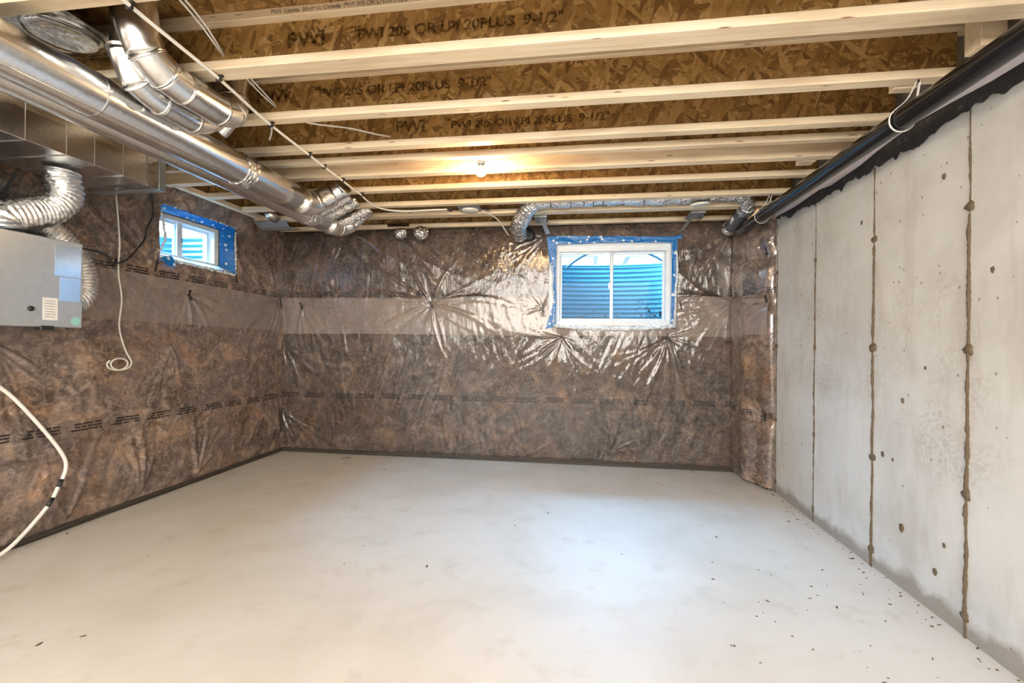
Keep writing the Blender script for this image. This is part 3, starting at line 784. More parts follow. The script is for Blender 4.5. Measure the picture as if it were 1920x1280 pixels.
# B: second duct beside it
D = empty('round_duct', 'smaller round duct left of the largest, ending in an elbow by the back wall', 'duct', 'round ducts')
BX, BZ, BR = -2.17, 2.212, 0.080
bm = tube(bmesh.new(), [(BX, y, BZ) for y in np.arange(-1.0, 3.83, 0.18)], BR, 44); link('straight_run', bm, M['galv'], D, True)
p = spline([(BX, 3.77, BZ), (BX + 0.005, 3.87, BZ), (BX + 0.03, 3.96, BZ + 0.01), (BX + 0.10, 4.01, BZ + 0.055)], 0.015)
link('end_elbow', tube(bmesh.new(), p, np.linspace(BR + .001, 0.066, len(p)), 36), M['galv'], D, True)
foil_sleeve(D, [(BX + 0.075, 4.0, BZ + 0.045), (BX + 0.13, 4.015, BZ + 0.085), (BX + 0.20, 4.02, BZ + 0.15), (BX + 0.26, 4.02, BZ + 0.2)], 0.060, 2, 'foil_sleeve')
seam_ring(D, (BX, 3.80, BZ), (0, 1, 0), BR); seam_ring(D, (BX + 0.02, 3.92, BZ + 0.005), (0.3, 0.9, 0.05), BR - 0.004)
for k, (y, r) in enumerate([(3.56, 0.056), (3.70, 0.05), (3.93, 0.05)]):
    foil_sleeve(D, [(BX + 0.02, y, BZ + 0.05), (BX + 0.10, y, BZ + 0.075), (BX + 0.20, y + 0.005, BZ + 0.125), (BX + 0.30, y + 0.01, BZ + 0.18)], r, 3 + k, 'foil_sleeve')
foil_sleeve(D, [(BX, 3.42, BZ), (BX, 3.52, BZ)], BR + 0.0015, 4)
link('snaplock_seam', tube(bmesh.new(), [(BX + BR * 0.7, y, BZ - BR * 0.72) for y in (-1.0, 3.7)], 0.003, 6), M['galv'], D, True)


# gooseneck ducts passing under the second joist
def gore_duct(label, pts, r, cuts, first=1.0):
    D = empty('gooseneck_duct', label, 'duct', 'goosenecks under the second joist')
    p = spline(pts, 0.012)
    s = np.concatenate([[0], np.cumsum(np.linalg.norm(np.diff(p, axis=0), axis=1))]); s /= s[-1]
    cc = [0] + list(cuts) + [1]
    for i in range(len(cc) - 1):
        k = (s >= cc[i] - 0.012) & (s <= cc[i + 1] + 0.012)
        q = p[k]; t = np.linspace(0, 1, len(q))
        # each gore a nearly straight piece slipped into the next
        q2 = q * 0.45 + (q[0][None] * (1 - t)[:, None] + q[-1][None] * t[:, None]) * 0.55
        link('elbow_gore', tube(bmesh.new(), q2, (r * (first + (1 - first) * t) if i == 0 else r * (1.0 + 0.012 * (i % 2))) + 0.002 * (np.abs(t - 0.5) > 0.44), 40), M['galv'], D, True)
        if i: 
            j = int(np.argmin(np.abs(s - cc[i]))); d = p[min(j + 1, len(p) - 1)] - p[max(j - 1, 0)]
            seam_ring(D, p[j], d, r * 1.01, wdt=0.004, h=0.0028)
    j = int(0.62 * len(p))
    return D


gore_duct('nearer gooseneck of galvanised duct, hanging on the viewer side', [(-1.725, 1.56, 2.56), (-1.72, 1.56, 2.46), (-1.71, 1.575, 2.38), (-1.70, 1.63, 2.305), (-1.69, 1.72, 2.275), (-1.685, 1.86, 2.272), (-1.69, 1.99, 2.28), (-1.70, 2.065, 2.325), (-1.71, 2.085, 2.40), (-1.715, 2.085, 2.54)], 0.068, [0.26, 0.35, 0.44, 0.64, 0.74, 0.84], 1.22)
gore_duct('lower gooseneck of galvanised duct tucked beside the largest round duct', [(-1.835, 1.66, 2.56), (-1.835, 1.64, 2.44), (-1.83, 1.63, 2.34), (-1.82, 1.67, 2.26), (-1.82, 1.75, 2.232), (-1.82, 1.87, 2.23), (-1.825, 1.98, 2.235), (-1.84, 2.07, 2.27), (-1.86, 2.11, 2.36), (-1.88, 2.12, 2.54)], 0.052, [0.20, 0.32, 0.43, 0.6, 0.75, 0.86])
# stub pipe rising behind them
D = empty('duct_stub', 'short galvanised stub pipe rising behind the goosenecks', 'duct')
link('stub_pipe', tube(bmesh.new(), spline([(-1.875, 2.20, 2.285), (-1.83, 2.195, 2.325), (-1.79, 2.19, 2.37), (-1.765, 2.19, 2.46), (-1.76, 2.19, 2.54)], 0.015), 0.033, 28), M['galv'], D, True)
seam_ring(D, (-1.80, 2.19, 2.355), (0.6, 0, 0.8), 0.033)
for k in (-1, 1):
    link('snaplock_seam', tube(bmesh.new(), [(-1.87 + 0.012 * k, 2.166, 2.285), (-1.80 + 0.012 * k, 2.158, 2.36)], 0.002, 6), M['galv'], D, True)

# sheet metal panning in the first bay
D = empty('bay_panning', 'dark shiny sheet metal closing the joist bay in the top left corner', 'duct')
bm = bmesh.new(); box(bm, -3.15, -1.955, 1.408, 1.788, 2.45, 2.455, 0.001); link('pan_sheet', bm, M['galvd'], D)
bm = lathe(bmesh.new(), (-2.11, 1.63, 0), [(0.135, 2.449), (0.128, 2.440), (0.10, 2.436), (0.07, 2.446), (0.03, 2.447), (0.004, 2.447)], 48); link('take_off_collar', bm, M['galvd'], D, True)
for x in (-2.35, -2.6, -2.9):
    bm = bmesh.new(); obox(bm, (x, 1.6, 2.447), (1, 0, 0), (0, 1, 0), (0, 0, 1), 0.012, 0.18, 0.004); link('stiffening_rib', bm, M['galvd'], D)

# rectangular trunk
D = empty('trunk_duct', 'rectangular galvanised trunk duct with standing seams beside the left wall', 'duct')
bm = bmesh.new(); box(bm, -3.10, -2.62, 0.3, 2.50, 2.14, 2.355, 0.002); link('trunk_body', bm, M['galv'], D)
for y in (1.86, 2.04, 2.18, 2.34):
    bm = bmesh.new(); box(bm, -2.621, -2.617, y - 0.003, y + 0.003, 2.142, 2.352); box(bm, -3.09, -2.62, y - 0.003, y + 0.003, 2.136, 2.141); link('drive_cleat', bm, M['galv'], D)
bm = bmesh.new(); box(bm, -3.105, -2.612, 2.485, 2.60, 2.133, 2.358, 0.002); link('end_cap', bm, M['galvd'], D)
bm = bmesh.new(); box(bm, -3.11, -2.607, 2.56, 2.605, 2.128, 2.360, 0.002); link('cap_flange', bm, M['strap'], D)

# ------------------------------------------------------------------ ventilator and its flexible ducts
Hh = empty('ventilator_unit', 'grey enamel heat recovery ventilator hung on the left wall', 'ventilator')
bm = bmesh.new(); box(bm, -3.165, -2.815, 1.30, 2.262, 1.26, 1.728, 0.004); link('cabinet', bm, M['grey'], Hh)
bm = bmesh.new(); box(bm, -2.815, -2.80, 1.32, 2.268, 1.256, 1.732, 0.004); link('front_door', bm, M['grey'], Hh)
bm = lathe(bmesh.new(), (0, 2.015, 1.348), [(0.013, -2.80), (0.013, -2.792), (0.009, -2.789)], 20, 'x'); link('door_knob', bm, M['black'], Hh, True)
bm = bmesh.new(); box(bm, -2.80, -2.7985, 2.070, 2.141, 1.292, 1.412); PL = link('paper_label', bm, M['label'], Hh)
for k in range(7):
    bm = bmesh.new(); box(bm, -2.7985, -2.7981, 2.080, 2.128 + 0.006 * (k % 2), 1.308 + k * 0.014, 1.311 + k * 0.014); link('label_line', bm, M['greyprint'], PL)
for (a, b, c, d) in ((2.125, 2.258, 1.535, 1.70), (2.150, 2.255, 1.40, 1.530)):
    bm = bmesh.new(); box(bm, -2.80, -2.7987, a, b, c, d); link('silver_sticker', bm, M['clearlabel'], Hh)
bm = lathe(bmesh.new(), (0, 2.233, 1.292), [(0.024, -2.80), (0.024, -2.7985)], 24, 'x'); link('round_sticker', bm, M['green'], Hh)
bm = bmesh.new(); box(bm, -2.84, -2.797, 2.06, 2.125, 1.238, 1.262, 0.003); link('door_latch', bm, M['black'], Hh)
bm = bmesh.new(); box(bm, -3.19, -3.165, 1.35, 2.2, 1.66, 1.71); link('wall_bracket', bm, M['strap'], Hh)
bm = tube(bmesh.new(), [(-3.0, 2.26, 1.40), (-3.0, 2.29, 1.40)], 0.060, 32); link('duct_port', bm, M['black'], Hh, True)


def flex(label, pts, r, pitch=0.021, mat='flexfoil', group='flexible ventilator ducts', jit=0.012, ends=True):
    D = empty('flexible_duct', label, 'duct', group)
    p = spline(pts, 0.0045); n = len(p)
    s = np.concatenate([[0], np.cumsum(np.linalg.norm(np.diff(p, axis=0), axis=1))])
    ph = 2 * PI * s / pitch + 1.2 * np.sin(s * 21)
    rad = r * (1 + 0.07 * np.sin(ph) + 0.03 * np.sin(s * 17 + 1))
    link('corrugated_sleeve', tube(bmesh.new(), p, rad, 40, jitter=jit), M[mat], D, True)
    if ends:
        for i, j in ((0, 6), (-1, -7)):
            d = p[j] - p[i]; d /= np.linalg.norm(d)
            link('clamp_band', tube(bmesh.new(), [p[i] - d * 0.002, p[i] + d * 0.03], r * 1.03, 32), M['strap'], D, True)
    return D


flex('crinkled silver flexible duct dropping from the trunk and looping in front of the wall', [(-2.86, 2.20, 2.122), (-2.86, 2.20, 2.085), (-2.855, 2.215, 2.03), (-2.85, 2.20, 1.96), (-2.855, 2.14, 1.895), (-2.86, 2.05, 1.85), (-2.875, 1.955, 1.80), (-2.875, 1.953, 1.745)], 0.078)
flex('crinkled silver flexible duct bulging out past the right end of the ventilator', [(-3.045, 2.06, 1.745), (-3.045, 2.062, 1.785), (-3.045, 2.13, 1.85), (-3.045, 2.25, 1.83), (-3.04, 2.38, 1.73), (-3.02, 2.44, 1.60), (-3.01, 2.43, 1.47), (-3.0, 2.36, 1.40)], 0.074)
flex('crinkled silver flexible duct at the left edge of the photo', [(-2.80, 1.66, 2.122), (-2.80, 1.662, 2.085), (-2.78, 1.72, 2.0), (-2.775, 1.74, 1.92), (-2.83, 1.69, 1.84), (-2.855, 1.662, 1.79), (-2.855, 1.66, 1.746)], 0.078)
Dd = empty('black_boot', 'black insulated duct boot under the trunk behind the silver ducts', 'duct')
link('boot_body', tube(bmesh.new(), spline([(-3.05, 1.93, 2.10), (-3.05, 1.93, 2.04), (-3.06, 1.93, 1.98), (-3.06, 1.92, 1.93)], 0.02), 0.085, 28, jitter=0.02), M['black'], Dd, True)
seam_ring(Dd, (-3.05, 1.93, 2.095), (0, 0, 1), 0.088, 'collar', 0.012, 0.004, M['galvd'])
link('hanging_tab', obox(bmesh.new(), (-2.96, 2.03, 2.0), (0.2, 0.3, 1), (0, 1, 0), (1, 0, 0), 0.07, 0.008, 0.003), M['black'], Dd)
tag(link('wooden_stake', obox(bmesh.new(), (-2.87, 2.40, 1.80), (-0.03, 0.35, -0.85), (0, 1, .4), (1, 0, 0), 0.055, 0.008, 0.004), M['plate']), 'short dark stick poking down beside the ventilator ducts', 'stick')


# ------------------------------------------------------------------ cables and hoses
def cable(name, label, cat, pts, r, mat, group=None, seg=10, step=0.02, flat=1.0):
    return tag(link(name, tube(bmesh.new(), spline(pts, step), r, seg, flat=flat), M[mat], None, True), label, cat, group)


PX = [(-1.50, 1.10, 2.345), (-1.541, 1.392, 2.345), (-1.576, 1.817, 2.345), (-1.635, 2.229, 2.345), (-1.662, 2.635, 2.345), (-1.679, 2.889, 2.345), (-1.686, 3.115, 2.343), (-1.69, 3.28, 2.337), (-1.70, 3.42, 2.342), (-1.715, 3.60, 2.335), (-1.70, 3.76, 2.335), (-1.64, 3.88, 2.345), (-1.50, 3.93, 2.348), (-1.333, 3.926, 2.350), (-1.15, 3.93, 2.352)]
T = empty('water_line', 'long white plastic line clipped diagonally under the joists past the ducts', 'pipe')
link('line', tube(bmesh.new(), spline(PX, 0.02), 0.0075, 12), M['cable'], T, True)
for i, (x, y) in enumerate([(-1.546, 1.395), (-1.577, 1.835), (-1.637, 2.265), (-1.663, 2.66), (-1.68, 2.86), (-1.687, 3.115), (-1.70, 3.44), (-1.12, 3.93)]):
    b = bmesh.new(); box(b, x - 0.013, x + 0.013, y - 0.006, y + 0.006, 2.333, 2.3595, 0.002); box(b, x + 0.011, x + 0.02, y - 0.006, y + 0.006, 2.352, 2.3595)
    link('clip', b, M['black'], T)
for lab, pts in [('pair of thin white cables crossing the bay before the wide joist', [(-1.40, 1.30, 2.41), (-1.395, 1.42, 2.40), (-1.45, 1.60, 2.415), (-1.55, 1.83, 2.44), (-1.6, 1.95, 2.45)]),
                 ('pair of thin white cables crossing the bay right of the goosenecks', [(-1.45, 1.80, 2.40), (-1.50, 1.90, 2.395), (-1.55, 2.08, 2.41), (-1.61, 2.267, 2.44), (-1.65, 2.33, 2.45)])]:
    T = empty('electrical_cable', lab, 'cable', 'thin white cables through the joists')
    for k in (-1, 1):
        q = [(x + k * 0.007 * (0.2 + 0.8 * (i < 3)), y, z + 0.003 * k) for i, (x, y, z) in enumerate(pts)]
        link('strand', tube(bmesh.new(), spline(q, 0.02), 0.0045, 8, flat=0.6), M['cable'], T, True)
cable('electrical_cable', 'white cable sagging from the third joist to the next web', 'cable', [(-1.55, 2.27, 2.405), (-1.50, 2.32, 2.385), (-1.45, 2.40, 2.40), (-1.32, 2.52, 2.425), (-1.20, 2.62, 2.428), (-1.13, 2.665, 2.43)], 0.007, 'cable', 'thin white cables through the joists', flat=0.6)
cable('electrical_cable', 'short white cable end curving behind the water line', 'cable', [(-1.75, 2.32, 2.50), (-1.77, 2.42, 2.47), (-1.80, 2.50, 2.43), (-1.83, 2.52, 2.385)], 0.005, 'cable', 'thin white cables through the joists', flat=0.6)
cable('electrical_cable', 'white cable running left from the bulb junction box', 'cable', [(-1.20, 2.80, 2.43), (-1.04, 2.90, 2.445), (-0.95, 2.92, 2.43), (-0.84, 2.93, 2.425), (-0.80, 2.94, 2.412), (-0.75, 2.95, 2.42), (-0.72, 2.975, 2.425), (-0.706, 2.98, 2.425)], 0.007, 'cable', 'thin white cables through the joists', flat=0.6)
th = np.linspace(0, 2 * PI * 1.7, 30)
loop = [(-3.13, 2.80 + 0.066 * math.cos(a + 0.4) + 0.004 * a, 1.02 + 0.040 * math.sin(a + 0.4)) for a in -th]
cable('thermostat_wire', 'white wire hanging down the left wall with a loop at its end', 'wire', [(-3.14, 2.74, 2.33), (-3.14, 2.752, 2.197), (-3.14, 2.78, 1.876), (-3.14, 2.775, 1.65), (-3.14, 2.80, 1.472), (-3.14, 2.785, 1.28), (-3.135, 2.82, 1.13), (-3.13, 2.865, 1.04)] + loop[1:] + [(-3.13, 2.70, 1.03)], 0.005, 'cable', step=0.012)
cable('power_cord', 'black cord drooping from the trunk end to the ventilator', 'cord', [(-3.12, 2.93, 2.36), (-3.13, 3.0, 2.28), (-3.14, 3.033, 2.129), (-3.14, 2.985, 2.01), (-3.14, 2.963, 1.915), (-3.13, 2.87, 1.80), (-3.12, 2.80, 1.735), (-3.10, 2.70, 1.70), (-3.0, 2.60, 1.70), (-2.90, 2.47, 1.72), (-2.84, 2.285, 1.715)], 0.006, 'black')
cable('floor_hose_shadow', 'x', 'x', [(0, 0, -5), (0, 0, -5.1)], 0.001, 'cable') if False else None
T = empty('drain_hose', 'pale hose with black tape marks drooping down the left wall to the floor', 'hose')
HP = [(-3.13, 1.95, 1.03), (-3.13, 2.128, 0.911), (-3.12, 2.28, 0.709), (-3.10, 2.40, 0.50), (-3.10, 2.425, 0.40), (-3.09, 2.375, 0.30), (-3.08, 2.31, 0.205), (-3.06, 2.13, 0.06), (-3.05, 2.0, 0.02), (-3.0, 1.8, 0.015)]
hp = spline(HP, 0.02)
link('hose', tube(bmesh.new(), hp, 0.0105, 12), M['cable'], T, True)
for t in (0.315, 0.23):
    i = int(np.argmin(np.abs(hp[:, 2] - t) + 10 * (hp[:, 1] < 2.1))); link('tape_mark', tube(bmesh.new(), hp[i - 1:i + 2], 0.0112, 12), M['black'], T, True)

# ------------------------------------------------------------------ black drain pipe
D = empty('drain_pipe', 'glossy black plastic drain pipe running along the top of the concrete wall', 'pipe')
PXX, PZ, PR = 1.394, 2.1925, 0.0445
link('pipe_run', tube(bmesh.new(), [(PXX, y, PZ) for y in np.arange(-2.1, 4.31, 0.2)], PR, 40), M['abs'], D, True)
link('coupling', tube(bmesh.new(), [(PXX, 0.8, PZ), (PXX, 0.9, PZ)], PR + 0.005, 40), M['abs'], D, True)


def strap(label, y, up_to):
    a = np.linspace(-PI * 0.80, PI * 0.66, 30)
    pts = [(PXX + (PR + 0.0075) * math.sin(t), y + 0.006 * math.cos(t), PZ - (PR + 0.0075) * math.cos(t)) for t in a]
    pts = [(PXX + 0.055, y, up_to), (PXX + 0.02, y, PZ + PR + 0.045)] + pts + [(PXX + 0.068, y, up_to)]
    D = empty('pipe_strap', label, 'strap', 'pipe hanger straps')
    b = bmesh.new(); p = spline(pts, 0.008)
    tube(b, p, 0.0065, 8, flat=0.35)
    link('strap_band', b, M['label'], D, True)
    b = bmesh.new(); cyl(b, (PXX + 0.06, y, up_to - 0.006), (PXX + 0.06, y, up_to + 0.004), 0.007, 10); link('nail', b, M['black'], D)
    return D


strap('white hanger strap looped round the black pipe near the viewer', 2.255, ZJ - 0.004)
strap('white hanger strap looped round the far end of the black pipe', 3.83, ZJ - 0.004)


# ------------------------------------------------------------------ windows
def tape_strip(parent, pts_in, pts_out, n, name='flashing_strip', mat='tape', dz=0.006):
    """ragged strip between two polylines on a wall, raised along n"""
    A = spline(pts_in, 0.012); m_ = len(A); B0 = spline(pts_out, 0.012)
    B = np.stack([np.interp(np.linspace(0, 1, m_), np.linspace(0, 1, len(B0)), B0[:, i]) for i in range(3)], -1)
    t = np.linspace(0, 1, 8)[:, None, None]
    P = A[None] * (1 - t) + B[None] * t
    nn = np.array(n)
    jag = RNG.uniform(-0.004, 0.006, m_)[:, None] * ((B - A) / (np.linalg.norm(B - A, axis=1)[:, None] + 1e-9))
    P[-1] += jag
    ss = np.arange(m_) * 0.012
    P += nn[None, None] * (dz + 0.012 * (fbm(ss[None] * 9 + 3, t[..., 0] * 4, 61, 3) + 0.3))[..., None]
    o = sheet_mesh(name, P, M[mat], parent, u=P[..., 0] + P[..., 1], v=P[..., 2])
    return o


W = empty('window_1', 'white sliding basement window on the back wall with blue flashing', kind='structure')
GY = YB + 0.075                                         # plane of the window unit
fx0, fx1, fz0, fz1 = -0.225, 0.875, 1.387, 2.172
bm = bmesh.new()
for a in ((fx0, fx1, fz1 - 0.062, fz1), (fx0, fx1, fz0, fz0 + 0.035), (fx0, fx0 + 0.03, fz0 + 0.035, fz1 - 0.062), (fx1 - 0.04, fx1, fz0 + 0.035, fz1 - 0.062)):
    box(bm, a[0], a[1], GY - 0.035, GY + 0.06, a[2], a[3], 0.004)
link('window_frame', bm, M['vinyl'], W)
mx = 0.318
for k, (a, b, yy) in enumerate(((fx0 + 0.03, mx + 0.018, GY + 0.012), (mx - 0.014, fx1 - 0.04, GY + 0.036))):
    z0, z1 = fz0 + 0.035, fz1 - 0.062
    S = link('window_sash', (lambda bm: [box(bm, *q, 0.003) for q in ((a, b, yy - .01, yy + .012, z1 - .022, z1), (a, b, yy - .01, yy + .012, z0, z0 + .022), (a, a + .022, yy - .01, yy + .012, z0 + .022, z1 - .022), (b - .022, b, yy - .01, yy + .012, z0 + .022, z1 - .022))] and bm)(bmesh.new()), M['vinyl'], W)
    bm = bmesh.new(); box(bm, a + .02, b - .02, yy, yy + 0.004, z0 + .02, z1 - .02); link('window_pane', bm, M['glass'], S)
bm = bmesh.new(); box(bm, mx - 0.016, mx + 0.016, GY - 0.004, GY + 0.052, fz0 + 0.03, fz1 - 0.06, 0.004); link('meeting_stile', bm, M['grey'], W)
bm = bmesh.new(); box(bm, mx - 0.034, mx - 0.008, GY - 0.016, GY - 0.002, 1.745, 1.80, 0.004); obox(bm, (mx - 0.022, GY - 0.02, 1.755), (0.3, 0, 1), (1, 0, 0), (0, 1, 0), 0.022, 0.005, 0.004); link('window_latch', bm, M['grey'], W)
# wood buck / reveal
bm = bmesh.new()
for a in ((WX0 - .06, fx0 + .004, WZ0 - .02, WZ1 + .06), (fx1 - .004, WX1 + .05, WZ0 - .02, WZ1 + .06), (fx0, fx1, WZ0 - .02, fz0 + .004), (fx0, fx1, fz1 - .004, WZ1 + .06)):
    box(bm, a[0], a[1], YB + 0.012, Yf + 0.2, a[2], a[3])
link('window_buck', bm, M['vinyl'], W)
n = (0, -1, 0); Y0 = YB - 0.02
tape_strip(W, [(-0.235, Y0, 2.172), (0.3, Y0, 2.180), (0.875, Y0, 2.172)], [(-0.315, Y0, 2.255), (0.0, Y0, 2.252), (0.5, Y0, 2.235), (0.93, Y0, 2.225)], n)
tape_strip(W, [(-0.228, Y0, 2.19), (-0.232, Y0, 1.9), (-0.225, Y0, 1.6), (-0.232, Y0, 1.37)], [(-0.325, Y0, 2.25), (-0.30, Y0, 2.05), (-0.265, Y0, 1.85), (-0.255, Y0, 1.6), (-0.315, Y0, 1.37)], n)
tape_strip(W, [(-0.225, Y0, 1.40), (-0.235, Y0, 1.36)], [(-0.29, Y0, 1.40), (-0.33, Y0, 1.335)], n)
tape_strip(W, [(0.872, Y0, 2.18), (0.876, Y0, 1.9), (0.872, Y0, 1.39)], [(0.925, Y0, 2.22), (0.915, Y0, 2.0), (0.912, Y0, 1.7), (0.888, Y0, 1.39)], n)
tape_strip(W, [(0.87, Y0, 2.215), (0.96, Y0, 2.20)], [(0.88, Y0, 2.222), (0.97, Y0, 2.245)], n, 'tape_tail')
p = spline([(-0.24, Y0 - .008, 1.375), (-0.1, Y0 - .01, 1.352), (0.15, Y0 - .012, 1.340), (0.4, Y0 - .012, 1.338), (0.65, Y0 - .012, 1.346), (0.88, Y0 - .01, 1.365), (0.90, Y0 - .01, 1.35)], 0.012)
link('polythene_edge', tube(bmesh.new(), p + RNG.normal(0, 0.004, p.shape), 0.018 * (0.7 + 0.6 * RNG.rand(len(p))), 9, jitter=0.25), M['polyedge'], W, True)
p = spline([(0.905, Y0 - .005, 1.36), (0.915, Y0 - .005, 1.5), (0.915, Y0 - .006, 1.7), (0.93, Y0 - .006, 1.9), (0.92, Y0 - .005, 2.1)], 0.012)
link('polythene_edge', tube(bmesh.new(), p + RNG.normal(0, 0.003, p.shape), 0.011 * (0.6 + 0.8 * RNG.rand(len(p))), 8, jitter=0.25), M['polyedge'], W, True)
p = spline([(-0.25, Y0 - .005, 1.40), (-0.245, Y0 - .005, 1.6), (-0.265, Y0 - .006, 1.75), (-0.255, Y0 - .006, 1.85), (-0.28, Y0 - .005, 2.0)], 0.012)
link('polythene_edge', tube(bmesh.new(), p + RNG.normal(0, 0.003, p.shape), 0.008 * (0.5 + 0.8 * RNG.rand(len(p))), 8, jitter=0.25), M['polyedge'], W, True)

W2 = empty('window_2', 'small white sliding basement window on the left wall with blue flashing', kind='structure')
GX = XL - 0.075
gy0, gy1, gz0, gz1 = 3.150, 3.785, 1.852, 2.190
bm = bmesh.new()
for a in ((gy0, gy1, gz1 - 0.04, gz1), (gy0, gy1, gz0, gz0 + 0.022), (gy0, gy0 + 0.02, gz0 + 0.022, gz1 - 0.04), (gy1 - 0.05, gy1, gz0 + 0.022, gz1 - 0.04)):
    box(bm, GX - 0.06, GX + 0.035, a[0], a[1], a[2], a[3], 0.003)
link('window_frame', bm, M['vinyl'], W2)
my = 3.41
for k, (a, b, xx) in enumerate(((gy0 + 0.02, my + 0.012, GX - 0.012), (my - 0.03, gy1 - 0.05, GX - 0.034))):
    z0, z1 = gz0 + 0.02, gz1 - 0.04
    bm = bmesh.new()
    for q in ((a, b, z1 - .018, z1), (a, b, z0, z0 + .018), (a, a + .02, z0 + .018, z1 - .018), (b - .02, b, z0 + .018, z1 - .018)): box(bm, xx - .012, xx + .01, *q, 0.002)
    S = link('window_sash', bm, M['vinyl'], W2)
    bm = bmesh.new(); box(bm, xx - .004, xx, a + .018, b - .018, z0 + .016, z1 - .016); link('window_pane', bm, M['glass'], S)
bm = bmesh.new(); box(bm, GX - 0.002, GX + 0.012, my - 0.04, my + 0.014, gz0 + .02, gz1 - .04, 0.003); link('meeting_stile', bm, M['vinyl'], W2)
bm = bmesh.new(); box(bm, GX + 0.012, GX + 0.026, my - 0.02, my + 0.002, 1.98, 2.03, 0.003); link('window_latch', bm, M['grey'], W2)
bm = bmesh.new()
for a in ((3.1, gy0, 1.80, 2.24), (gy1 + .0, 3.90, 1.80, 2.24), (3.1, 3.9, 1.78, gz0), (3.1, 3.9, gz1, 2.25)):
    box(bm, XL - 0.20, XL - 0.09, a[0], a[1], a[2], a[3])
link('window_buck', bm, M['vinyl'], W2)
n = (1, 0, 0); X0 = XL + 0.018
tape_strip(W2, [(X0 - .05, 3.14, 2.19), (X0 - .05, 3.5, 2.192), (X0 - .05, 3.80, 2.19)], [(X0, 3.13, 2.235), (X0, 3.5, 2.232), (X0, 3.92, 2.232)], n)
tape_strip(W2, [(X0 - .06, 3.785, 2.20), (X0 - .06, 3.787, 2.0), (X0 - .06, 3.785, 1.84)], [(X0, 3.90, 2.24), (X0, 3.885, 2.1), (X0, 3.89, 1.95), (X0, 3.915, 1.81)], n)
tape_strip(W2, [(X0 - .04, 3.15, 1.858), (X0 - .04, 3.4, 1.853), (X0 - .04, 3.79, 1.850)], [(X0, 3.14, 1.835), (X0, 3.4, 1.825), (X0, 3.9, 1.815)], n, mat='polyedge')
tape_strip(W2, [(X0, 3.13, 1.84), (X0, 3.17, 1.84), (X0, 3.23, 1.85)], [(X0 + .005, 3.15, 1.80), (X0 + .01, 3.20, 1.765), (X0 + .01, 3.27, 1.765)], n, 'tape_tail')
for q, rr in (([(X0 + .004, 3.12, 2.245), (X0 + .004, 3.4, 2.25), (X0 + .004, 3.7, 2.24), (X0 + .004, 3.92, 2.235)], .009), ([(X0 - .01, 3.145, 2.2), (X0, 3.17, 2.05), (X0 + .01, 3.17, 1.98), (X0, 3.14, 1.87)], .008), ([(X0, 3.13, 1.83), (X0, 3.4, 1.815), (X0, 3.7, 1.808), (X0, 3.92, 1.80)], .011), ([(X0, 3.92, 1.80), (X0, 3.92, 2.0), (X0, 3.915, 2.2)], .010)):
    p = spline(q, 0.012); link('polythene_edge', tube(bmesh.new(), p + RNG.normal(0, 0.003, p.shape), rr * (0.6 + 0.8 * RNG.rand(len(p))), 8, jitter=0.25), M['polyedge'], W2, True)


# ------------------------------------------------------------------ window wells and the yard outside
def well(label, pts, z0, z1):
    E_ = empty('window_well', label, 'window well', 'corrugated window wells')
    p = spline(pts, 0.03); n_ = len(p)
    zz = np.arange(z0, z1 + 0.001, 0.008)
    cen = p.mean(0)
    tn = np.gradient(p, axis=0); nr = np.stack([-tn[:, 1], tn[:, 0], 0 * tn[:, 0]], -1); nr /= np.linalg.norm(nr, axis=1)[:, None]
    P = p[None] + 0.011 * np.sin(2 * PI * zz / 0.055)[:, None, None] * nr[None]
    P[..., 2] = zz[:, None]
    o = sheet_mesh('corrugated_wall', P, M['well'], E_, u=P[..., 0], v=P[..., 2])
    rim = p.copy(); rim[:, 2] = z1
    link('well_rim', tube(bmesh.new(), rim, 0.012, 8), M['well'], E_, True)
    return E_


E1 = well('galvanised corrugated well outside the back window', [(-0.55, Yf + 0.22, 0), (-0.56, 5.30, 0), (-0.46, 5.62, 0), (-0.20, 5.80, 0), (0.3, 5.86, 0), (0.85, 5.80, 0), (1.10, 5.62, 0), (1.20, 5.30, 0), (1.20, Yf + 0.22, 0)], 1.05, 2.155)
p = spline([(-0.16, 5.5, 2.07), (-0.02, 5.5, 2.18), (0.14, 5.5, 2.255), (0.37, 5.5, 2.296), (0.65, 5.5, 2.27), (0.85, 5.5, 2.20), (1.02, 5.5, 2.09)], 0.03)
link('arched_bar', tube(bmesh.new(), p, 0.013, 10), m_plain('blue_grey_bar', (0.05, 0.13, 0.17), 0.5), E1, True)
bm = bmesh.new(); box(bm, -0.54, 1.18, Yf + 0.22, 5.84, 1.0, 1.28); link('gravel_bed', bm, M['gravel'], E1)
E2 = well('galvanised corrugated well outside the small left window', [(XL - 0.20, 2.95, 0), (-3.9, 2.96, 0), (-4.1, 3.1, 0), (-4.17, 3.5, 0), (-4.1, 3.95, 0), (-3.9, 4.08, 0), (XL - 0.20, 4.1, 0)], 1.5, 2.19)
bm = bmesh.new(); box(bm, -4.15, XL - 0.20, 2.97, 4.08, 1.45, 1.6); link('gravel_bed', bm, M['gravel'], E2)
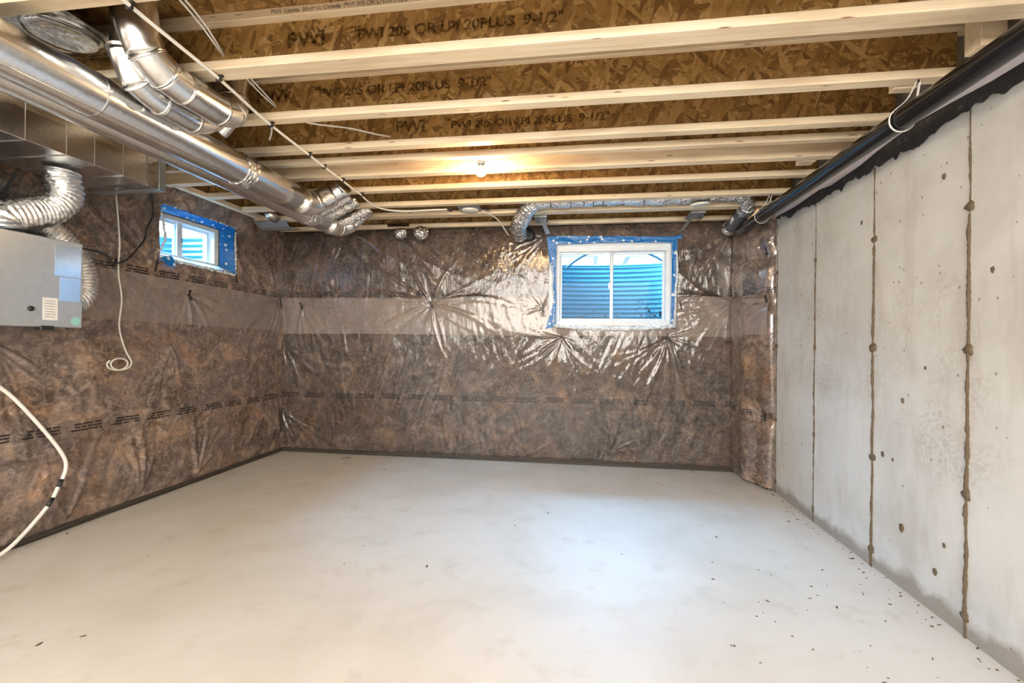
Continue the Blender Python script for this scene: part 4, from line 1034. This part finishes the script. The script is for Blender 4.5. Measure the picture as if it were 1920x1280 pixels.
# leaves and dirt stuck to the outside of the panes
bm = bmesh.new()
for k in range(120):
    if k < 45: x, z = random.gauss(0.12, 0.14), 1.435 + abs(random.gauss(0, 0.035))
    elif k < 105: x, z = random.gauss(0.66, 0.12), 1.46 + abs(random.gauss(0.0, 0.075))
    else: x, z = random.uniform(-0.15, 0.25), random.uniform(1.5, 1.95)
    x = min(max(x, -0.16), 0.80)
    if abs(x - mx) < 0.035: continue
    y = GY + 0.022 if x < mx else GY + 0.046
    n_ = random.choice((4, 5, 6)); a0 = random.uniform(0, 6.3); r = random.uniform(0.005, 0.017) * (0.6 if k >= 105 else 1)
    top = [bm.verts.new((x + r * random.uniform(.4, 1.3) * math.cos(a0 + 2 * PI * i / n_), y + 0.0015, z + r * random.uniform(.3, .9) * math.sin(a0 + 2 * PI * i / n_))) for i in range(n_)]
    bm.faces.new(top)
    g_ = bmesh.ops.extrude_face_region(bm, geom=[bm.faces[-1] if False else top[0].link_faces[0]])
    for v in g_['geom']:
        if isinstance(v, bmesh.types.BMVert): v.co.y += 0.001
o = link('leaf_litter', bm, M['leaf'], W); o['kind'] = 'stuff'; o['label'] = 'dark wet leaf scraps stuck on the glass'

bm = bmesh.new()
for a in ((-14, 14, 5.9, 60), (-14, -0.6, 4.97, 5.9), (1.24, 14, 4.97, 5.9), (-14, -4.2, -6, 4.97), (-4.2, XL - 0.21, -6, 2.92), (-4.2, XL - 0.21, 4.14, 4.97)):
    box(bm, a[0], a[1], a[2], a[3], 1.9, 2.08)
tag(link('ground', bm, M['gravel']), 'ground outside at window head height', kind='structure')


def house(label, x0, x1, y0, z1, wins):
    H = empty('house', label, 'house')
    bm = bmesh.new(); box(bm, x0, x1, y0, y0 + 6, 2.08, z1); link('house_wall', bm, M['siding'], H)
    bm = bmesh.new(); 
    v = [bm.verts.new(q) for q in ((x0 - .4, y0 - .5, z1), (x1 + .4, y0 - .5, z1), (x1 + .4, y0 + 6.5, z1), (x0 - .4, y0 + 6.5, z1), (x0 + 1.2, y0 + 3, z1 + 0.9), (x1 - 1.2, y0 + 3, z1 + 0.9))]
    for q in ((0, 1, 5, 4), (1, 2, 5), (2, 3, 4, 5), (3, 0, 4), (0, 3, 2, 1)): bm.faces.new([v[i] for i in q])
    link('house_roof', bm, M['roof'], H)
    for (a, b, c, d) in wins:
        bm = bmesh.new(); box(bm, a, b, y0 - 0.06, y0, c, d); f_ = link('house_window', bm, M['vinyl'], H)
    return H


house('pale house seen over the well rim behind the left pane', -3.5, 1.2, 40, 8.5, ((-2.6, -1.9, 7.2, 8.2), (-0.9, 0.5, 7.0, 8.1)))
house('pale house seen over the well rim behind the right pane', 4.3, 7.0, 41, 8.6, ((4.8, 6.0, 7.2, 8.2),))
R_ = empty('deck_railing', 'white upright deck railing outside beyond the right end of the well', 'railing')
for k in range(9):
    x = 1.16 + k * 0.085; bm = bmesh.new(); box(bm, x, x + 0.03, 8.0, 8.03, 2.1, 3.1); link('baluster', bm, M['vinyl'], R_)
bm = bmesh.new(); box(bm, 1.12, 1.95, 7.985, 8.045, 3.1, 3.16); link('hand_rail', bm, M['vinyl'], R_)
bm = bmesh.new(); box(bm, 1.08, 1.16, 7.97, 8.05, 2.08, 3.25); link('rail_post', bm, M['siding'], R_)

# ------------------------------------------------------------------ fittings along the top of the back wall
D = empty('foil_duct', 'silver foil wrapped duct in the joist bay above the back window', 'duct')
foil_sleeve(D, [(-0.585, 4.555, 2.263), (-0.585, 4.50, 2.265), (-0.575, 4.34, 2.285), (-0.52, 4.18, 2.32), (-0.46, 4.06, 2.37), (-0.40, 4.0, 2.41)], 0.072, 1, 'foil_elbow')
xs = np.arange(-0.42, 1.19, 0.02)
p = np.stack([xs, np.full_like(xs, 3.99), 2.425 + 0.006 * np.sin(xs * 7)], -1)
link('insulated_run', tube(bmesh.new(), p, 0.066 + 0.005 * np.sin(xs * 31) + RNG.uniform(-.004, .004, len(xs)), 24, jitter=0.04), M['foil'], D, True)
for x in (-0.25, -0.17, -0.08, 0.03, 0.11, 0.19, 0.52):
    link('foil_crease', tube(bmesh.new(), [(x, 3.99, 2.425), (x + 0.006, 3.99, 2.425)], 0.072, 24), M['insul'], D, True)
foil_sleeve(D, [(1.15, 3.99, 2.42), (1.28, 4.0, 2.415), (1.36, 4.06, 2.39), (1.40, 4.16, 2.35)], 0.055, 2, 'foil_elbow')
link('jacketed_sleeve', tube(bmesh.new(), spline([(1.39, 4.14, 2.36), (1.385, 4.25, 2.32), (1.365, 4.40, 2.275), (1.35, 4.47, 2.26)], 0.015), 0.060, 28, jitter=0.01), M['insul'], D, True)
foil_sleeve(D, [(1.40, 4.13, 2.362), (1.392, 4.22, 2.335)], 0.066, 5, 'foil_collar')
foil_sleeve(D, [(1.355, 4.44, 2.266), (1.35, 4.50, 2.255)], 0.064, 6, 'foil_collar')
bm = bmesh.new(); obox(bm, (1.325, 4.31, 2.285), (0.1, 1, -.3), (1, 0, 0.2), (0, 0, 1), 0.035, 0.012, 0.014); link('sleeve_label', bm, M['label'], D)
bm = lathe(bmesh.new(), (-0.50, 4.585, 2.262), [(0.062, 0.0), (0.058, -0.02), (0.03, -0.022)], 28, 'y')
tag(link('vent_opening', bm, M['black'], None, True), 'dark round wall hole beside the left end of the foil duct', 'vent')
bm = bmesh.new(); lathe(bm, (0, 0, 0), [(0.075, 0.0), (0.075, -0.010), (0.066, -0.016), (0.02, -0.019)], 36)
o = link('box_cover', bm, M['white'], None, True); o.location = (0.97, 3.97, 2.348); o.rotation_euler = (0.10, -0.06, 0)
tag(o, 'white round cover plate at the right end of the foil duct', 'cover', 'white round ceiling covers')
A_ = empty('box_cover', 'white round cover plate left of the foil duct with a bracket', 'cover', 'white round ceiling covers')
bm = lathe(bmesh.new(), (-0.965, 4.02, 0), [(0.075, 2.372), (0.075, 2.362), (0.066, 2.355), (0.02, 2.352)], 36); link('cover_plate', bm, M['white'], A_, True)
bm = bmesh.new(); obox(bm, (-0.965, 4.02, 2.378), (1, 0, 0), (0, 1, 0), (0, 0, 1), 0.10, 0.09, 0.004); link('mounting_plate', bm, M['strap'], A_)
bm = bmesh.new(); obox(bm, (-0.84, 4.02, 2.372), (1, 0, -.2), (0, 1, 0), (0, 0, 1), 0.05, 0.012, 0.003); link('bracket_arm', bm, M['black'], A_)
cable('electrical_cable', 'white cable drooping between the cover plate and the foil duct', 'cable', [(-0.86, 4.03, 2.36), (-0.80, 4.10, 2.345), (-0.75, 4.25, 2.33), (-0.72, 4.40, 2.29), (-0.70, 4.48, 2.26), (-0.69, 4.53, 2.25)], 0.009, 'cable', flat=0.5)
for k, (x, dx, lab) in enumerate([(-0.36, 0.06, 'steel strap bracket hanging above the left corner of the back window'), (1.02, -0.09, 'steel strap bracket wrapped in poly above the right corner of the back window')]):
    D = empty('joist_hanger', lab, 'bracket', 'steel brackets above the back window')
    bm = bmesh.new(); box(bm, x - 0.06, x + 0.06, 4.225, 4.232, ZJ - 0.02, ZS - 0.1); box(bm, x - 0.06, x + 0.06, 4.225, 4.50, ZJ - 0.004, ZJ - 0.001); link('hanger_plate', bm, M['strap'], D)
    bm = bmesh.new(); obox(bm, (x + dx * 0.5, 4.40, ZJ - 0.055), (dx, 0.20, -0.13), (1, 0, 0.3), (0, 1, 1), 0.11, 0.020, 0.0015); link('bent_strap', bm, M['strap'], D)
    bm = bmesh.new(); obox(bm, (x + 0.045, 4.36, ZJ - 0.03), (0, 1, 0), (0, 0, 1), (1, 0, 0), 0.12, 0.028, 0.0015); link('side_flange', bm, M['galvd'], D)
for k, (x, r) in enumerate([(-1.785, 0.060), (-1.575, 0.072)]):
    bm = bmesh.new(); bmesh.ops.create_icosphere(bm, subdivisions=4, radius=r)
    for v in bm.verts:
        q = v.co.normalized(); v.co *= 1 + 0.12 * math.sin(9 * q.x + 5 * q.z + k) * math.cos(8 * q.y + 2 * k) + 0.05 * math.sin(23 * q.x + 17 * q.z); v.co.z *= 0.9
        v.co += Vector((x, 4.47, 2.283))
    tag(link('foil_wrapped_stub', bm, M['foil'], None, True), ('smaller crumpled foil cap on a duct end by the elbow' if k == 0 else 'larger crumpled foil cap on a duct end at the wall top'), 'duct', 'foil caps at the top of the back wall')
tag(mkbox('cable_plate', M['galvd'], None, -1.95, -1.72, 4.52, 4.538, 2.365, 2.40), 'thin steel protection plate on the last joist by the elbow', 'plate')
# small stub duct at the left header
D = empty('duct_stub', 'short galvanised stub on the header beside the left window', 'duct')
link('stub_pipe', tube(bmesh.new(), [(-2.90, 3.98, 2.40), (-2.90, 4.10, 2.37)], 0.05, 28), M['galv'], D, True)
seam_ring(D, (-2.90, 4.0, 2.395), (0, 1, -.25), 0.05)
mkp = [(-3.0, 4.22, 2.352), (-2.6, 4.22, 2.350)]
# polythene folded up over the header and left over at the corner
us2 = np.linspace(-3.16, -2.82, 40); tt = np.linspace(0, 1, 14); UU, TT = np.meshgrid(us2, tt)
P = np.stack([UU, 4.13 + 0.24 * TT, 2.352 - 0.07 * TT * (1 - TT) * 2 - 0.0 + 0.02 * fbm(UU * 12, TT * 6, 5, 3) - 0.03 * TT], -1)
o = sheet_mesh('folded_polythene', P, M['frost'], wb, u=UU, v=TT)

# ------------------------------------------------------------------ debris on the floor
bm = bmesh.new()
spots = [(random.uniform(0.6, 1.5), random.uniform(1.6, 2.7)) for _ in range(46)] + [(random.uniform(-2.4, 1.4), random.uniform(4.2, 4.58)) for _ in range(30)] + [(random.uniform(-2.9, 1.3), random.uniform(1.4, 4.2)) for _ in range(26)] + [(XR - abs(random.gauss(0, 0.06)) - 0.005, random.uniform(1.6, 4.0)) for _ in range(60)] + [(XL + 0.07 + abs(random.gauss(0, 0.04)), random.uniform(1.9, 4.5)) for _ in range(14)]
for (x, y) in spots:
    r = random.uniform(0.002, 0.0065); b2 = bmesh.new(); bmesh.ops.create_icosphere(b2, subdivisions=1, radius=r)
    a = random.uniform(0, 6.28); ex = random.choice((1, 1, 1.4, 2.6))
    vm = {}
    for v in b2.verts:
        q = v.co; px, py = q.x * ex * random.uniform(.8, 1.2), q.y * random.uniform(.7, 1.2)
        vm[v] = bm.verts.new((x + px * math.cos(a) - py * math.sin(a), y + px * math.sin(a) + py * math.cos(a), max(0.0005, r * 0.35 + q.z * 0.4)))
    for f in b2.faces: bm.faces.new([vm[v] for v in f.verts])
    b2.free()
tag(link('floor_debris', bm, M['dark']), 'scattered crumbs of dirt and wood chips on the concrete floor', 'debris', kind='stuff')
for (x, y, a, lab) in [(-2.33, 4.44, 0.2, 'small twig on the floor near the left end of the back wall'), (1.30, 1.75, -0.3, 'dark splinter lying on the floor beside the concrete wall')]:
    bm = bmesh.new(); d = Vector((math.cos(a), math.sin(a), 0))
    tube(bm, [Vector((x, y, .004)) - d * .05, Vector((x, y, .006)), Vector((x, y, .004)) + d * .045 + Vector((0, .008, 0))], [0.003, 0.004, 0.002], 6)
    tube(bm, [Vector((x, y, .005)), Vector((x, y, .01)) + d * .03 + Vector((0.0, .02, 0))], [0.003, 0.0015], 6)
    tag(link('twig', bm, M['dark'], None, True), lab, 'twig')
